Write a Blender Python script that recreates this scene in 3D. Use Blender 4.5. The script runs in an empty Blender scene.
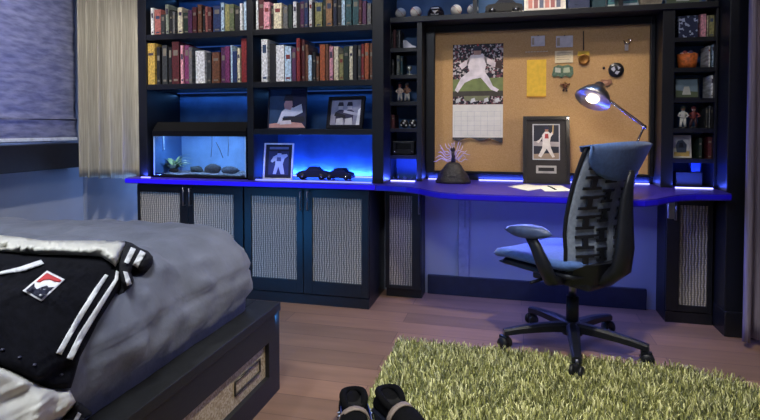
import bpy, bmesh, math, random
from mathutils import Vector, Matrix, noise, geometry
from mathutils.bvhtree import BVHTree
random.seed(7)
R = math.radians
COL = bpy.context.scene.collection

# ------------------------------------------------------------------ camera
F, CH, PIT, YAW = 524.0, 1.09, R(1.7), R(13.93)
SH = 82 - F*math.tan(PIT)
cam_d = bpy.data.cameras.new('camera'); cam = bpy.data.objects.new('camera', cam_d); COL.objects.link(cam)
cam_d.sensor_width = 36; cam_d.lens = F/760*36; cam_d.shift_y = -SH/760; cam_d.clip_start = .05
cam.location = (0, 0, CH); cam.rotation_euler = (R(90)-PIT, 0, YAW)
bpy.context.scene.camera = cam

def ray(px, py):
    x = (px-380)/F; y = -(py-210+SH)/F
    cy, sy, cp, sp = math.cos(YAW), math.sin(YAW), math.cos(PIT), math.sin(PIT)
    return Vector((-sy*cp+x*cy-y*sy*sp, cy*cp+x*sy+y*cy*sp, -sp+y*cp))
def onY(px, py, Y):
    r = ray(px, py); t = Y/r.y; return Vector((r.x*t, Y, CH+r.z*t))
def onZ(px, py, Z):
    r = ray(px, py); t = (Z-CH)/r.z; return Vector((r.x*t, r.y*t, Z))
def onX(px, py, X):
    r = ray(px, py); t = X/r.x; return Vector((X, r.y*t, CH+r.z*t))
def XY(px, Y): return onY(px, 150, Y).x

# ------------------------------------------------------------------ materials
def lin(c):
    return tuple(((v/255/12.92) if v/255 <= .04045 else ((v/255+.055)/1.055)**2.4) for v in c) + (1,)
MATS = {}
def mat(name, rgb, rough=.6, metal=0, var=.15, scale=20, bump=0, bscale=60, emit=0, sheen=0, coat=0, stretch=(1, 1, 1), rgb2=None, trans=0, alpha=1):
    if name in MATS: return MATS[name]
    m = bpy.data.materials.new(name); m.use_nodes = True; nt = m.node_tree; N = nt.nodes; L = nt.links
    b = N['Principled BSDF']; b.inputs['Roughness'].default_value = rough; b.inputs['Metallic'].default_value = metal
    tc = N.new('ShaderNodeTexCoord'); mp = N.new('ShaderNodeMapping'); mp.inputs['Scale'].default_value = stretch
    L.new(tc.outputs['Object'], mp.inputs['Vector'])
    nz = N.new('ShaderNodeTexNoise'); nz.inputs['Scale'].default_value = scale; nz.inputs['Detail'].default_value = 4
    L.new(mp.outputs[0], nz.inputs['Vector'])
    cr = N.new('ShaderNodeValToRGB'); c = lin(rgb)
    c2 = lin(rgb2) if rgb2 else tuple(min(1, v*(1+var)) for v in c[:3])+(1,)
    cr.color_ramp.elements[0].color = tuple(v*(1-var) for v in c[:3])+(1,) if not rgb2 else c
    cr.color_ramp.elements[1].color = c2
    cr.color_ramp.elements[0].position = .35; cr.color_ramp.elements[1].position = .65
    L.new(nz.outputs['Fac'], cr.inputs[0]); L.new(cr.outputs[0], b.inputs['Base Color'])
    if bump:
        n2 = N.new('ShaderNodeTexNoise'); n2.inputs['Scale'].default_value = bscale; n2.inputs['Detail'].default_value = 5
        L.new(mp.outputs[0], n2.inputs['Vector'])
        bp = N.new('ShaderNodeBump'); bp.inputs['Strength'].default_value = bump; bp.inputs['Distance'].default_value = .01
        L.new(n2.outputs['Fac'], bp.inputs['Height']); L.new(bp.outputs[0], b.inputs['Normal'])
    if emit:
        b.inputs['Emission Color'].default_value = c; b.inputs['Emission Strength'].default_value = emit
    if sheen: b.inputs['Sheen Weight'].default_value = sheen
    if coat: b.inputs['Coat Weight'].default_value = coat
    if trans: b.inputs['Transmission Weight'].default_value = trans
    if alpha < 1: b.inputs['Alpha'].default_value = alpha
    MATS[name] = m; return m
def P(rgb, rough=.6, **k): return mat('paint_%d_%d_%d_%d' % (*rgb, int(rough*100)), rgb, rough, **k)

def woven():
    m = mat('woven_panel', (150, 140, 125), .55); nt = m.node_tree; N = nt.nodes; L = nt.links; b = N['Principled BSDF']
    tc = N.new('ShaderNodeTexCoord')
    mp = N.new('ShaderNodeMapping'); mp.inputs['Scale'].default_value = (1, 1, 1); L.new(tc.outputs['Object'], mp.inputs[0])
    w = N.new('ShaderNodeTexWave'); w.wave_type = 'BANDS'; w.bands_direction = 'X'; w.inputs['Scale'].default_value = 20
    w.inputs['Distortion'].default_value = 3.5; w.inputs['Detail'].default_value = 2
    w2 = N.new('ShaderNodeTexWave'); w2.bands_direction = 'Z'; w2.inputs['Scale'].default_value = 26; w2.inputs['Distortion'].default_value = 1.2
    L.new(mp.outputs[0], w.inputs[0]); L.new(mp.outputs[0], w2.inputs[0])
    mx = N.new('ShaderNodeMath'); mx.operation = 'MULTIPLY'; L.new(w.outputs['Fac'], mx.inputs[0])
    ad = N.new('ShaderNodeMath'); ad.operation = 'MULTIPLY_ADD'; L.new(w2.outputs['Fac'], ad.inputs[0]); ad.inputs[1].default_value = .5; ad.inputs[2].default_value = .5
    L.new(ad.outputs[0], mx.inputs[1])
    cr = N.new('ShaderNodeValToRGB'); cr.color_ramp.elements[0].color = lin((84, 80, 74)); cr.color_ramp.elements[1].color = lin((200, 190, 176))
    L.new(mx.outputs[0], cr.inputs[0]); L.new(cr.outputs[0], b.inputs['Base Color'])
    bp = N.new('ShaderNodeBump'); bp.inputs['Strength'].default_value = .6; bp.inputs['Distance'].default_value = .004
    L.new(mx.outputs[0], bp.inputs['Height']); L.new(bp.outputs[0], b.inputs['Normal'])
    return m

def floor_mat():
    m = mat('floor_boards', (120, 88, 74), .38); nt = m.node_tree; N = nt.nodes; L = nt.links; b = N['Principled BSDF']
    tc = N.new('ShaderNodeTexCoord'); mp = N.new('ShaderNodeMapping'); mp.inputs['Rotation'].default_value = (0, 0, R(0))
    L.new(tc.outputs['Object'], mp.inputs[0])
    br = N.new('ShaderNodeTexBrick'); br.inputs['Scale'].default_value = 1; br.inputs['Brick Width'].default_value = 1.3; br.inputs['Row Height'].default_value = .15
    br.inputs['Mortar Size'].default_value = .002; br.inputs['Color1'].default_value = lin((146, 112, 90)); br.inputs['Color2'].default_value = lin((120, 94, 76)); br.inputs['Mortar'].default_value = lin((96, 72, 60))
    L.new(mp.outputs[0], br.inputs[0])
    nz = N.new('ShaderNodeTexNoise'); nz.inputs['Scale'].default_value = 3; nz.inputs['Detail'].default_value = 6
    m2 = N.new('ShaderNodeMapping'); m2.inputs['Scale'].default_value = (1, 8, 1); L.new(tc.outputs['Object'], m2.inputs[0]); L.new(m2.outputs[0], nz.inputs[0])
    cr = N.new('ShaderNodeValToRGB'); cr.color_ramp.elements[0].color = (.6, .6, .6, 1); cr.color_ramp.elements[1].color = (1.15, 1.15, 1.15, 1)
    L.new(nz.outputs['Fac'], cr.inputs[0])
    mx = N.new('ShaderNodeMix'); mx.data_type = 'RGBA'; mx.blend_type = 'MULTIPLY'; mx.inputs[0].default_value = 1
    L.new(br.outputs['Color'], mx.inputs[6]); L.new(cr.outputs[0], mx.inputs[7]); L.new(mx.outputs[2], b.inputs['Base Color'])
    return m

def rug_mat():
    m = bpy.data.materials.new('shag_yarn'); m.use_nodes = True; N = m.node_tree.nodes; L = m.node_tree.links; b = N['Principled BSDF']
    g = N.new('ShaderNodeNewGeometry'); cr = N.new('ShaderNodeValToRGB'); cr.color_ramp.elements[0].color = lin((84, 86, 34)); cr.color_ramp.elements[1].color = lin((240, 236, 178))
    e = cr.color_ramp.elements.new(.5); e.color = lin((164, 164, 88))
    L.new(g.outputs['Random Per Island'], cr.inputs[0]); L.new(cr.outputs[0], b.inputs['Base Color']); b.inputs['Roughness'].default_value = .7
    b.inputs['Sheen Weight'].default_value = .3
    return m

def stripes_mat(name, c1, c2, sc, direction='X', rough=.8, dist=2, bump=0):
    m = mat(name, c1, rough); N = m.node_tree.nodes; L = m.node_tree.links; b = N['Principled BSDF']
    tc = N.new('ShaderNodeTexCoord'); w = N.new('ShaderNodeTexWave'); w.bands_direction = direction; w.inputs['Scale'].default_value = sc; w.inputs['Distortion'].default_value = dist; w.inputs['Detail'].default_value = 3
    L.new(tc.outputs['Object'], w.inputs[0]); cr = N.new('ShaderNodeValToRGB'); cr.color_ramp.elements[0].color = lin(c1); cr.color_ramp.elements[1].color = lin(c2)
    L.new(w.outputs['Fac'], cr.inputs[0]); L.new(cr.outputs[0], b.inputs['Base Color'])
    if bump:
        bp = N.new('ShaderNodeBump'); bp.inputs['Strength'].default_value = bump; bp.inputs['Distance'].default_value = .003
        L.new(w.outputs['Fac'], bp.inputs['Height']); L.new(bp.outputs[0], b.inputs['Normal'])
    return m
def speck_mat(name, c1, c2, scale, thr=.5, rough=.6, c3=None):
    m = mat(name, c1, rough); N = m.node_tree.nodes; L = m.node_tree.links; b = N['Principled BSDF']
    tc = N.new('ShaderNodeTexCoord'); v = N.new('ShaderNodeTexVoronoi'); v.inputs['Scale'].default_value = scale
    L.new(tc.outputs['Object'], v.inputs[0]); sp = N.new('ShaderNodeSeparateColor'); L.new(v.outputs['Color'], sp.inputs[0])
    cr = N.new('ShaderNodeValToRGB'); cr.color_ramp.interpolation = 'CONSTANT'; cr.color_ramp.elements[0].color = lin(c1); cr.color_ramp.elements[1].color = lin(c2); cr.color_ramp.elements[1].position = thr
    if c3: e = cr.color_ramp.elements.new((1+thr)/2); e.color = lin(c3)
    L.new(sp.outputs[0], cr.inputs[0]); L.new(cr.outputs[0], b.inputs['Base Color'])
    return m
def glass_mat(name='clear_glass', tint=(.9, .95, 1, 1), amt=.12):
    if name in MATS: return MATS[name]
    m = bpy.data.materials.new(name); m.use_nodes = True; N = m.node_tree.nodes; L = m.node_tree.links; N.remove(N['Principled BSDF'])
    t = N.new('ShaderNodeBsdfTransparent'); t.inputs[0].default_value = tint; g = N.new('ShaderNodeBsdfGlossy'); g.inputs['Roughness'].default_value = .05
    mx = N.new('ShaderNodeMixShader'); fr = N.new('ShaderNodeFresnel'); fr.inputs[0].default_value = 1.3
    ad = N.new('ShaderNodeMath'); ad.operation = 'ADD'; ad.inputs[1].default_value = amt*.2; L.new(fr.outputs[0], ad.inputs[0])
    L.new(ad.outputs[0], mx.inputs[0]); L.new(t.outputs[0], mx.inputs[1]); L.new(g.outputs[0], mx.inputs[2]); L.new(mx.outputs[0], N['Material Output'].inputs[0])
    MATS[name] = m; return m

BLK = mat('black_cabinet_paint', (14, 16, 22), .42, bump=.05, bscale=30)
NAVY = mat('navy_back_panel', (52, 92, 140), .6, var=.25, scale=6)
WOV = woven()
COUNTER = mat('counter_led_tint', (64, 50, 168), .3, var=.15, scale=40)  # blue of the LED light is put into the counter colour
CHROME = mat('chrome', (200, 200, 205), .15, metal=1, var=.05)
STEEL = mat('brushed_steel', (140, 140, 150), .3, metal=1)
WHITE = mat('off_white', (232, 230, 224), .7)
PAPER = mat('paper', (238, 234, 222), .8, var=.04)
DKPL = mat('black_plastic', (22, 23, 28), .45, bump=.05)

# ------------------------------------------------------------------ object helpers
WPOS = {}
class MB:
    def __init__(s): s.bm = bmesh.new(); s.m = []; s.smooth = set()
    def mi(s, m):
        if m not in s.m: s.m.append(m)
        return s.m.index(m)
    def _set(s, n0, m, smooth=False):
        i = s.mi(m)
        s.bm.faces.ensure_lookup_table()
        for f in s.bm.faces[n0:]: f.material_index = i; f.smooth = smooth
    def box(s, x0, x1, y0, y1, z0, z1, m, bev=0, M=None):
        n0 = len(s.bm.faces); v = [s.bm.verts.new((x, y, z)) for x in (x0, x1) for y in (y0, y1) for z in (z0, z1)]
        fs = [s.bm.faces.new([v[i] for i in q]) for q in ((0, 1, 3, 2), (4, 6, 7, 5), (0, 4, 5, 1), (2, 3, 7, 6), (0, 2, 6, 4), (1, 5, 7, 3))]
        if bev:
            es = list({e for f in fs for e in f.edges})
            r = bmesh.ops.bevel(s.bm, geom=es, offset=bev, segments=2, affect='EDGES', profile=.6)
            vs = list({w for f in r['faces'] for w in f.verts} | {w for w in v if w.is_valid})
        else: vs = v
        if M: bmesh.ops.transform(s.bm, matrix=M, verts=vs)
        s._set(n0, m) if not bev else s._fix(n0, m)
        return s
    def _fix(s, n0, m):
        # bevel can re-index faces; faces without a tag are the new ones
        i = s.mi(m); t = s.bm.faces.layers.int.get('t') or s.bm.faces.layers.int.new('t')
        for f in s.bm.faces:
            if f[t] == 0: f.material_index = i
        s._tag()
    def _tag(s):
        t = s.bm.faces.layers.int.get('t') or s.bm.faces.layers.int.new('t')
        for f in s.bm.faces: f[t] = 1
    def mesh(s, vs, fs, m, smooth=True):
        s._tag(); n0 = len(s.bm.faces); V = [s.bm.verts.new(v) for v in vs]
        i = s.mi(m)
        for f in fs:
            try: g = s.bm.faces.new([V[k] for k in f]); g.material_index = i; g.smooth = smooth
            except ValueError: pass
        s._tag(); return s
    def prism(s, pts, a0, a1, m, axis='z', smooth=False):
        s._tag(); n = len(pts)
        def q(p, a): return {'z': (p[0], p[1], a), 'y': (p[0], a, p[1]), 'x': (a, p[0], p[1])}[axis]
        vs = [q(p, a0) for p in pts]+[q(p, a1) for p in pts]
        fs = [list(range(n))[::-1], list(range(n, 2*n))]+[[i, (i+1) % n, n+(i+1) % n, n+i] for i in range(n)]
        return s.mesh(vs, fs, m, smooth)
    def tube(s, pts, r, m, n=8, closed=False, flat=1):
        pts = [Vector(p) for p in pts]; k = len(pts); rs = r if isinstance(r, (list, tuple)) else [r]*k
        vs, fs = [], []; prev = None
        for i, p in enumerate(pts):
            a = pts[(i-1) % k] if (i or closed) else p; b = pts[(i+1) % k] if (i < k-1 or closed) else p
            d = (b-a).normalized()
            if prev is None:
                u = d.cross(Vector((0, 0, 1)));
                if u.length < .05: u = d.cross(Vector((0, 1, 0)))
                u.normalize()
            else: u = (prev-d*prev.dot(d)).normalized()
            prev = u; w = d.cross(u)
            for j in range(n):
                t = 2*math.pi*j/n; vs.append(p+(u*math.cos(t)+w*math.sin(t)*flat)*rs[i])
        for i in range(k if closed else k-1):
            for j in range(n):
                fs.append([i*n+j, i*n+(j+1) % n, ((i+1) % k)*n+(j+1) % n, ((i+1) % k)*n+j])
        if not closed: fs += [list(range(n))[::-1], [(k-1)*n+j for j in range(n)]]
        return s.mesh(vs, fs, m)
    def lathe(s, prof, m, n=24, c=(0, 0, 0), M=None, sq=1):
        vs, fs = [], []; k = len(prof)
        for r, z in prof:
            for j in range(n):
                t = 2*math.pi*j/n; v = Vector((r*math.cos(t), r*math.sin(t)*sq, z))
                if M: v = M @ v
                vs.append(v+Vector(c))
        for i in range(k-1):
            for j in range(n): fs.append([i*n+j, i*n+(j+1) % n, (i+1)*n+(j+1) % n, (i+1)*n+j])
        fs += [list(range(n))[::-1], [(k-1)*n+j for j in range(n)]]
        return s.mesh(vs, fs, m)
    def ball(s, c, r, m, n=14, sc=(1, 1, 1)):
        k = n//2+1; prof = [(max(.0005, math.sin(math.pi*i/(k-1)))*r, -math.cos(math.pi*i/(k-1))*r) for i in range(k)]
        vs, fs = [], []
        for rr, z in prof:
            for j in range(n):
                t = 2*math.pi*j/n; vs.append((c[0]+rr*math.cos(t)*sc[0], c[1]+rr*math.sin(t)*sc[1], c[2]+z*sc[2]))
        for i in range(k-1):
            for j in range(n): fs.append([i*n+j, i*n+(j+1) % n, (i+1)*n+(j+1) % n, (i+1)*n+j])
        return s.mesh(vs, fs, m)
    def poly(s, pts, m, M=None):   # flat thin polygon, pts 3D
        pts = [Vector(p) for p in pts]
        if M: pts = [M @ p for p in pts]
        return s.mesh(pts, [list(range(len(pts)))], m, False)
    def build(s, name, parent=None, world=True):
        t = s.bm.faces.layers.int.get('t')
        if t: s.bm.faces.layers.int.remove(t)
        bmesh.ops.recalc_face_normals(s.bm, faces=s.bm.faces)
        off = Vector(WPOS.get(parent.name, (0, 0, 0))) if (parent and world) else Vector((0, 0, 0))
        if parent is None and world:      # put origin at the base centre
            vs = [v.co for v in s.bm.verts]
            off = Vector(((min(v.x for v in vs)+max(v.x for v in vs))/2, (min(v.y for v in vs)+max(v.y for v in vs))/2, min(v.z for v in vs)))
        if off.length: bmesh.ops.translate(s.bm, vec=-off, verts=s.bm.verts)
        me = bpy.data.meshes.new(name); s.bm.to_mesh(me); s.bm.free()
        for m in s.m: me.materials.append(m)
        o = bpy.data.objects.new(name, me); COL.objects.link(o)
        if parent: o.parent = parent; WPOS[o.name] = tuple(off)
        elif world: o.location = off; WPOS[o.name] = tuple(off)
        return o
def tag(o, label=None, cat=None, group=None, kind=None):
    if label: o['label'] = label
    if cat: o['category'] = cat
    if group: o['group'] = group
    if kind: o['kind'] = kind
    return o
def thing(name, label, cat, loc=(0, 0, 0), rz=0, group=None):
    o = bpy.data.objects.new(name, None); COL.objects.link(o); o.location = loc; o.rotation_euler = (0, 0, rz); o.empty_display_size = .1
    if rz == 0: WPOS[o.name] = tuple(loc)
    return tag(o, label, cat, group)
def struct(name, mb, parent=None):
    o = mb.build(name, parent)
    if parent is None: o['kind'] = 'structure'
    return o

# ------------------------------------------------------------------ room shell
XL, XR, YB, YF, ZC = -3.25, 2.1, 3.42, -1.6, 2.7
WALL = mat('wall_paint', (150, 154, 164), .75, var=.05, scale=3, bump=.05, bscale=200)
CEIL = mat('ceiling_paint', (170, 170, 172), .9, var=.03)
m = MB(); m.box(XL, XR, YF, YB, -.08, 0, floor_mat()); struct('floor', m)
m = MB(); m.box(XL, XR, YF, YB, ZC, ZC+.08, CEIL); struct('ceiling', m)
m = MB(); m.box(XL-.1, XR+.1, YB, YB+.1, -.08, ZC+.08, WALL); struct('wall_back', m)
m = MB(); m.box(XR, XR+.1, YF, YB, -.08, ZC+.08, WALL); struct('wall_right', m)
m = MB(); m.box(XL-.1, XR+.1, YF-.1, YF, -.08, ZC+.08, WALL); struct('wall_front', m)
WY0, WY1, WZ0, WZ1 = 1.1, 3.16, .99, 2.35
m = MB()
m.box(XL-.12, XL, YF, WY0, -.08, ZC+.08, WALL); m.box(XL-.12, XL, WY1, YB, -.08, ZC+.08, WALL)
m.box(XL-.12, XL, WY0, WY1, -.08, WZ0, WALL); m.box(XL-.12, XL, WY0, WY1, WZ1, ZC+.08, WALL)
struct('wall_left', m)
m = MB(); m.box(-.52, .80, 3.395, YB, 0, .125, mat('baseboard_navy', (26, 32, 52), .5), bev=.004); struct('baseboard_back', m)
m = MB(); m.box(1.3, XR, 3.395, YB, 0, .125, MATS['baseboard_navy'], bev=.004); struct('baseboard_right', m)
m = MB(); m.box(XL, XL+.018, YF, YB-.02, 0, .125, MATS['baseboard_navy'], bev=.004); struct('baseboard_left', m)

# window with deep black sill and apron
w = thing('window_1', None, None, (XL, (WY0+WY1)/2, WZ0)); w['kind'] = 'structure'
m = MB(); WF = mat('window_frame_black', (28, 29, 34), .5)
for y0, y1, z0, z1 in ((WY0-.04, WY0+.05, WZ0, WZ1), (WY1-.05, WY1+.04, WZ0, WZ1), (WY0, WY1, WZ1-.05, WZ1+.05), (WY0, WY1, WZ0, WZ0+.05), ((WY0+WY1)/2-.02, (WY0+WY1)/2+.02, WZ0, WZ1)):
    m.box(XL-.08, XL-.02 if z1-z0 > .3 else XL-.02, y0, y1, z0, z1, WF)
m.build('frame', w)
m = MB(); m.box(XL-.11, XL+.15, WY0-.08, WY1+.09, WZ0-.19, WZ0-.012, WF, bev=.006); m.build('window_sill', w)
m = MB(); m.box(XL-.055, XL-.05, WY0, WY1, WZ0, WZ1, glass_mat()); m.build('glass_pane', w)

# roman shade
sh = thing('roman_shade', 'blue-grey fabric roman shade lowered over the window on the left wall', 'window shade', (XL+.10, 2.13, WZ0+.005))
def shade_fabric():
    m = mat('shade_fabric', (150, 152, 176), .85, var=.30, scale=22, bump=.6, bscale=22, stretch=(1, .5, 1.8)); N = m.node_tree.nodes; L = m.node_tree.links
    tr = N.new('ShaderNodeBsdfTranslucent'); tr.inputs[0].default_value = lin((90, 105, 150)); mx = N.new('ShaderNodeMixShader'); mx.inputs[0].default_value = .35
    out = N['Material Output']; L.new(N['Principled BSDF'].outputs[0], mx.inputs[1]); L.new(tr.outputs[0], mx.inputs[2]); L.new(mx.outputs[0], out.inputs[0]); return m
SHF = shade_fabric()
vs, fs = [], []; ny, nz_ = 70, 90; SY0, SY1, SZ0, SZ1 = 1.0, 3.25, WZ0+.02, 2.5
for j in range(nz_+1):
    z = SZ0+(SZ1-SZ0)*j/nz_
    for i in range(ny+1):
        y = SY0+(SY1-SY0)*i/ny
        sag = .02*noise.noise(Vector((y*2, z*1.5, 0)))
        x = XL+.105+.003*math.sin((z+sag*1.5)*2*math.pi/.085+noise.noise(Vector((y*3, z*2, 2)))*2.2)+.010*noise.noise(Vector((y*5, z*9, 5)))
        if .13 < z-SZ0 < .15: x += .010
        vs.append((x, y, z))
for j in range(nz_):
    for i in range(ny): a = j*(ny+1)+i; fs.append([a, a+1, a+ny+2, a+ny+1])
m = MB(); m.mesh(vs, fs, SHF); o = m.build('shade_fabric', sh)
sm = o.modifiers.new('s', 'SOLIDIFY'); sm.thickness = .003
m = MB(); m.box(XL+.09, XL+.12, SY0, SY1, SZ0-.012, SZ0+.012, mat('hem_bar', (215, 222, 235), .5), bev=.004); m.build('hem_bar', sh)  # whitish colour stands for the bright line below the shade
m = MB(); m.tube([(XL+.118, SY0, SZ0+.14), (XL+.118, SY1, SZ0+.14)], .004, P((60, 66, 90))); m.build('seam_rod', sh)

# curtains (pleated)
def curtain(name, label, path, z0, z1, nf, depth, mm, gname):
    root = thing(name, label, 'curtain', (path[0][0], path[0][1], z0))
    N = nf*14; vs, fs = [], []
    P0 = [Vector((*p, 0)) for p in path]; seg = [(P0[i+1]-P0[i]).length for i in range(len(P0)-1)]; tot = sum(seg)
    def at(t):
        d = t*tot
        for i, s_ in enumerate(seg):
            if d <= s_+1e-6: return P0[i].lerp(P0[i+1], d/s_), (P0[i+1]-P0[i]).normalized()
            d -= s_
    K = 24
    for k in range(K+1):
        z = z0+(z1-z0)*k/K; fl = 1+.25*(1-k/K)
        for i in range(N+1):
            t = i/N; p, d = at(min(t, 1)); nrm = Vector((d.y, -d.x, 0))
            ph = t*nf*2*math.pi+.5*noise.noise(Vector((t*6, z*.6, 1)))*2
            a = depth*fl*(math.sin(ph)+.25*math.sin(2.3*ph+1))
            q = p+nrm*a+d*(.3*depth*math.cos(ph)); vs.append((q.x, q.y, z))
    for k in range(K):
        for i in range(N): a = k*(N+1)+i; fs.append([a, a+1, a+N+2, a+N+1])
    m = MB(); m.mesh(vs, fs, mm); o = m.build('curtain_panel', root); s_ = o.modifiers.new('s', 'SOLIDIFY'); s_.thickness = .004
    m = MB(); a, b = P0[0], P0[-1]; ex = (b-a).normalized()*.02
    m.tube([(a.x-ex.x, a.y-ex.y, z1+.02), (b.x+ex.x, b.y+ex.y, z1+.02)], .012, STEEL); m.build('curtain_rail', root)
    return root
CUR1 = mat('curtain_linen', (160, 154, 140), .9, var=.2, scale=30, stretch=(6, 6, .15), bump=.1, bscale=300)
CUR2 = mat('curtain_mauve', (128, 118, 132), .9, var=.2, scale=30, stretch=(6, 6, .15), bump=.1, bscale=300)
curtain('curtain', 'greige linen curtain in soft vertical pleats between window and bookcase', [(-3.03, 3.18), (-2.52, 3.13)],   .735, 2.6, 5, .046, CUR1, None)
curtain('curtain', 'muted mauve-grey curtain at the right edge beside the black pilaster', [(1.125, 2.95), (1.9, 2.95)], .03, 2.6, 9, .03, CUR2, None)

# ------------------------------------------------------------------ cabinetry
SZ = [1.712, 1.382]          # shelf tops of the wide bookcase
bk = thing('bookcase', 'tall black built-in bookcase full of books above the left cabinets', 'bookcase', (-1.58, 3.2, .757))
FY, BY = 3.04, 3.415
for x0, x1 in ((-2.43, -2.365), (-1.626, -1.584), (-.803, -.733)):
    m = MB(); m.box(x0, x1, FY, BY, .757, 2.6, BLK, bev=.003); m.build('upright', bk)
for x0, x1, zz in ((-2.365, -1.626, SZ+[2.07, 2.4]), (-1.584, -.803, SZ+[1.084, 2.07, 2.4])):
    for z in zz:
        m = MB(); m.box(x0, x1, FY+.003, BY-.012, z-.036, z, BLK, bev=.002); m.build('shelf', bk)
m = MB(); m.box(-2.365, -1.626, BY-.012, BY, .757, 2.6, NAVY); m.box(-1.584, -.803, BY-.012, BY, .757, 2.6, NAVY); m.build('back_panel', bk)
m = MB(); m.box(-2.45, -.72, FY-.03, BY, 2.6, 2.69, BLK, bev=.008); m.build('cornice', bk)

TZ = [1.59, 1.423, 1.255, 1.088, .92]
def tower(x0, x1, pl, pr, label):
    t = thing('shelf_tower', label, 'shelving', ((x0+x1)/2, 3.3, .757))
    m = MB(); m.box(x0-pl, x0, 3.22, BY, .757, 1.742, BLK, bev=.002); m.build('side_panel', t)
    m = MB(); m.box(x1, x1+pr, 3.22, BY, .757, 1.742, BLK, bev=.002); m.build('side_panel', t)
    for z in TZ:
        m = MB(); m.box(x0, x1, 3.225, BY-.01, z-.024, z, BLK, bev=.001); m.build('shelf', t)
    m = MB(); m.box(x0, x1, BY-.01, BY, .757, 1.742, NAVY); m.build('back_panel', t)
    return t
tower(-.731, -.564, 0.001, .033, 'narrow black tower of cubbyholes between bookcase and corkboard')
tower(.882, 1.084, .062, .012, 'narrow black tower of cubbyholes to the right of the corkboard')
br = thing('overhead_shelf', 'long black overhead display shelf bridging above the corkboard', 'shelf', (.15, 3.3, 1.745))
m = MB(); m.box(-.731, 1.09, 3.205, BY, 1.744, 1.778, BLK, bev=.003); m.build('shelf_board', br)
m = MB(); m.box(-.731, 1.09, BY-.01, BY, 1.778, 2.6, NAVY); m.build('back_panel', br)
m = MB(); m.box(-.731, 1.09, 3.205, BY, 2.6, 2.69, BLK, bev=.004); m.build('cornice', br)
for x in (-.21, .60):
    m = MB(); m.box(x-.012, x+.012, 3.21, BY-.01, 1.778, 2.6, BLK); m.build('divider', br)
m = MB(); m.box(1.099, 1.235, 3.08, YB, 0, 2.7, BLK, bev=.004); m.box(1.094, 1.245, 3.06, YB, 0, .13, BLK, bev=.004); struct('trim_1', m)

# lower cabinets
def door(root, x0, x1, z0, z1, y, px0, px1, pz0, pz1, hx, hz0=.585, hz1=.70):
    # frame (stiles and rails) around a woven insert
    d = MB(); d.box(x0, px0, y-.02, y, z0, z1, BLK, bev=.0015); d.box(px1, x1, y-.02, y, z0, z1, BLK, bev=.0015)
    d.box(px0, px1, y-.02, y, z0, pz0, BLK, bev=.0015); d.box(px0, px1, y-.02, y, pz1, z1, BLK, bev=.0015)
    d = d.build('door', root)
    m = MB(); m.box(px0, px1, y-.010, y-.004, pz0, pz1, WOV); m.build('woven_panel', d)
    m = MB(); m.tube([(hx, y-.02, hz0), (hx, y-.045, hz0), (hx, y-.045, hz1), (hx, y-.02, hz1)], .004, STEEL); m.build('handle', d)
def cabinet(x0, x1, y, label, doors, z0=.0, kick=.0):
    c = thing('base_cabinet', label, 'cabinet', ((x0+x1)/2, (y+BY)/2, 0))
    m = MB(); m.box(x0, x1, y, BY, .06, .72, BLK, bev=.002)
    m.box(x0, x1, y-(.02 if not kick else -kick), BY, 0, .06, BLK); m.build('body', c)
    for d in doors: door(c, *d)
    return c
y = 3.03
def pz(px, py, Y): return onY(px, py, Y).z
cabinet(-2.43, -1.642, y, 'black two-door base cabinet with woven panels nearest the curtain', [
    (-2.425, -2.04, .065, .715, y, XY(139, y-.02), XY(179, y-.02), .15, .665, -2.06),
    (-2.036, -1.645, .065, .715, y, XY(192.6, y-.02), XY(233, y-.02), .15, .665, -2.015)])
cabinet(-1.638, -.815, y, 'black two-door base cabinet with light woven panels at the bookcase right end', [
    (-1.635, -1.238, .065, .715, y, XY(250.5, y-.02), XY(296, y-.02), .145, .665, XY(300, y-.04)),
    (-1.234, -.818, .065, .715, y, XY(312, y-.02), XY(361.6, y-.02), .145, .665, XY(307, y-.04))])
cabinet(-.773, -.54, 3.27, 'narrow black one-door base cabinet left of the desk kneehole', [
    (-.772, -.545, .065, .715, 3.27, XY(389.5, 3.25), XY(412, 3.25), .085, .66, XY(419, 3.23), .55, .68)], kick=.02)
cabinet(.855, 1.09, 3.24, 'narrow black one-door base cabinet right of the desk by the pilaster', [
    (.857, 1.088, .065, .715, 3.24, XY(681, 3.22), XY(709.5, 3.22), .10, .66, XY(677, 3.2), .58, .69)])

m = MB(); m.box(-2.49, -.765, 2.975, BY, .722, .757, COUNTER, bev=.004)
ct = tag(m.build('countertop'), 'dark glossy countertop beneath the bookcase, LED blue put into its colour', 'countertop')
EDG = mat('painted_edge_glow', (36, 10, 235), .4, emit=.42, var=0)  # glow added to the edge for LED light falling on it
m = MB(); m.box(-2.486, -.769, 2.970, 2.9755, .727, .752, EDG); m.box(-2.495, -2.4895, 2.98, BY, .727, .752, EDG); tag(m.build('edge_glow', ct), 'added blue glow strip for LED light on the counter edge')
dk = thing('built_in_desk', 'dark built-in desk with bowed front edge below the corkboard, LED blue put into its colour', 'desk', (.15, 3.05, .72))
DP = [(-.763, BY), (-.763, 2.975), (-.66, 2.96), (-.57, 2.93), (-.49, 2.87), (-.42, 2.78), (-.35, 2.71), (-.26, 2.68), (-.1, 2.672), (.2, 2.672), (.42, 2.655), (.54, 2.64), (.61, 2.65), (.68, 2.71), (.75, 2.81), (.83, 2.90), (.92, 2.96), (1.06, 2.99), (1.092, 3.0), (1.092, BY)]
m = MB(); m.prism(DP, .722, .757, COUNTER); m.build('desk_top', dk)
m = MB(); m.box(-.56, .87, 3.385, 3.405, .758, .80, BLK, bev=.002); m.build('backsplash', dk)
EP = DP[1:-1]; vs = [Vector((x, y-.004, z)) for x, y in EP for z in (.728, .751)]; vs += [Vector((x, y+.002, z)) for x, y in EP for z in (.728, .751)]; k_ = len(EP); fs = []
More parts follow.
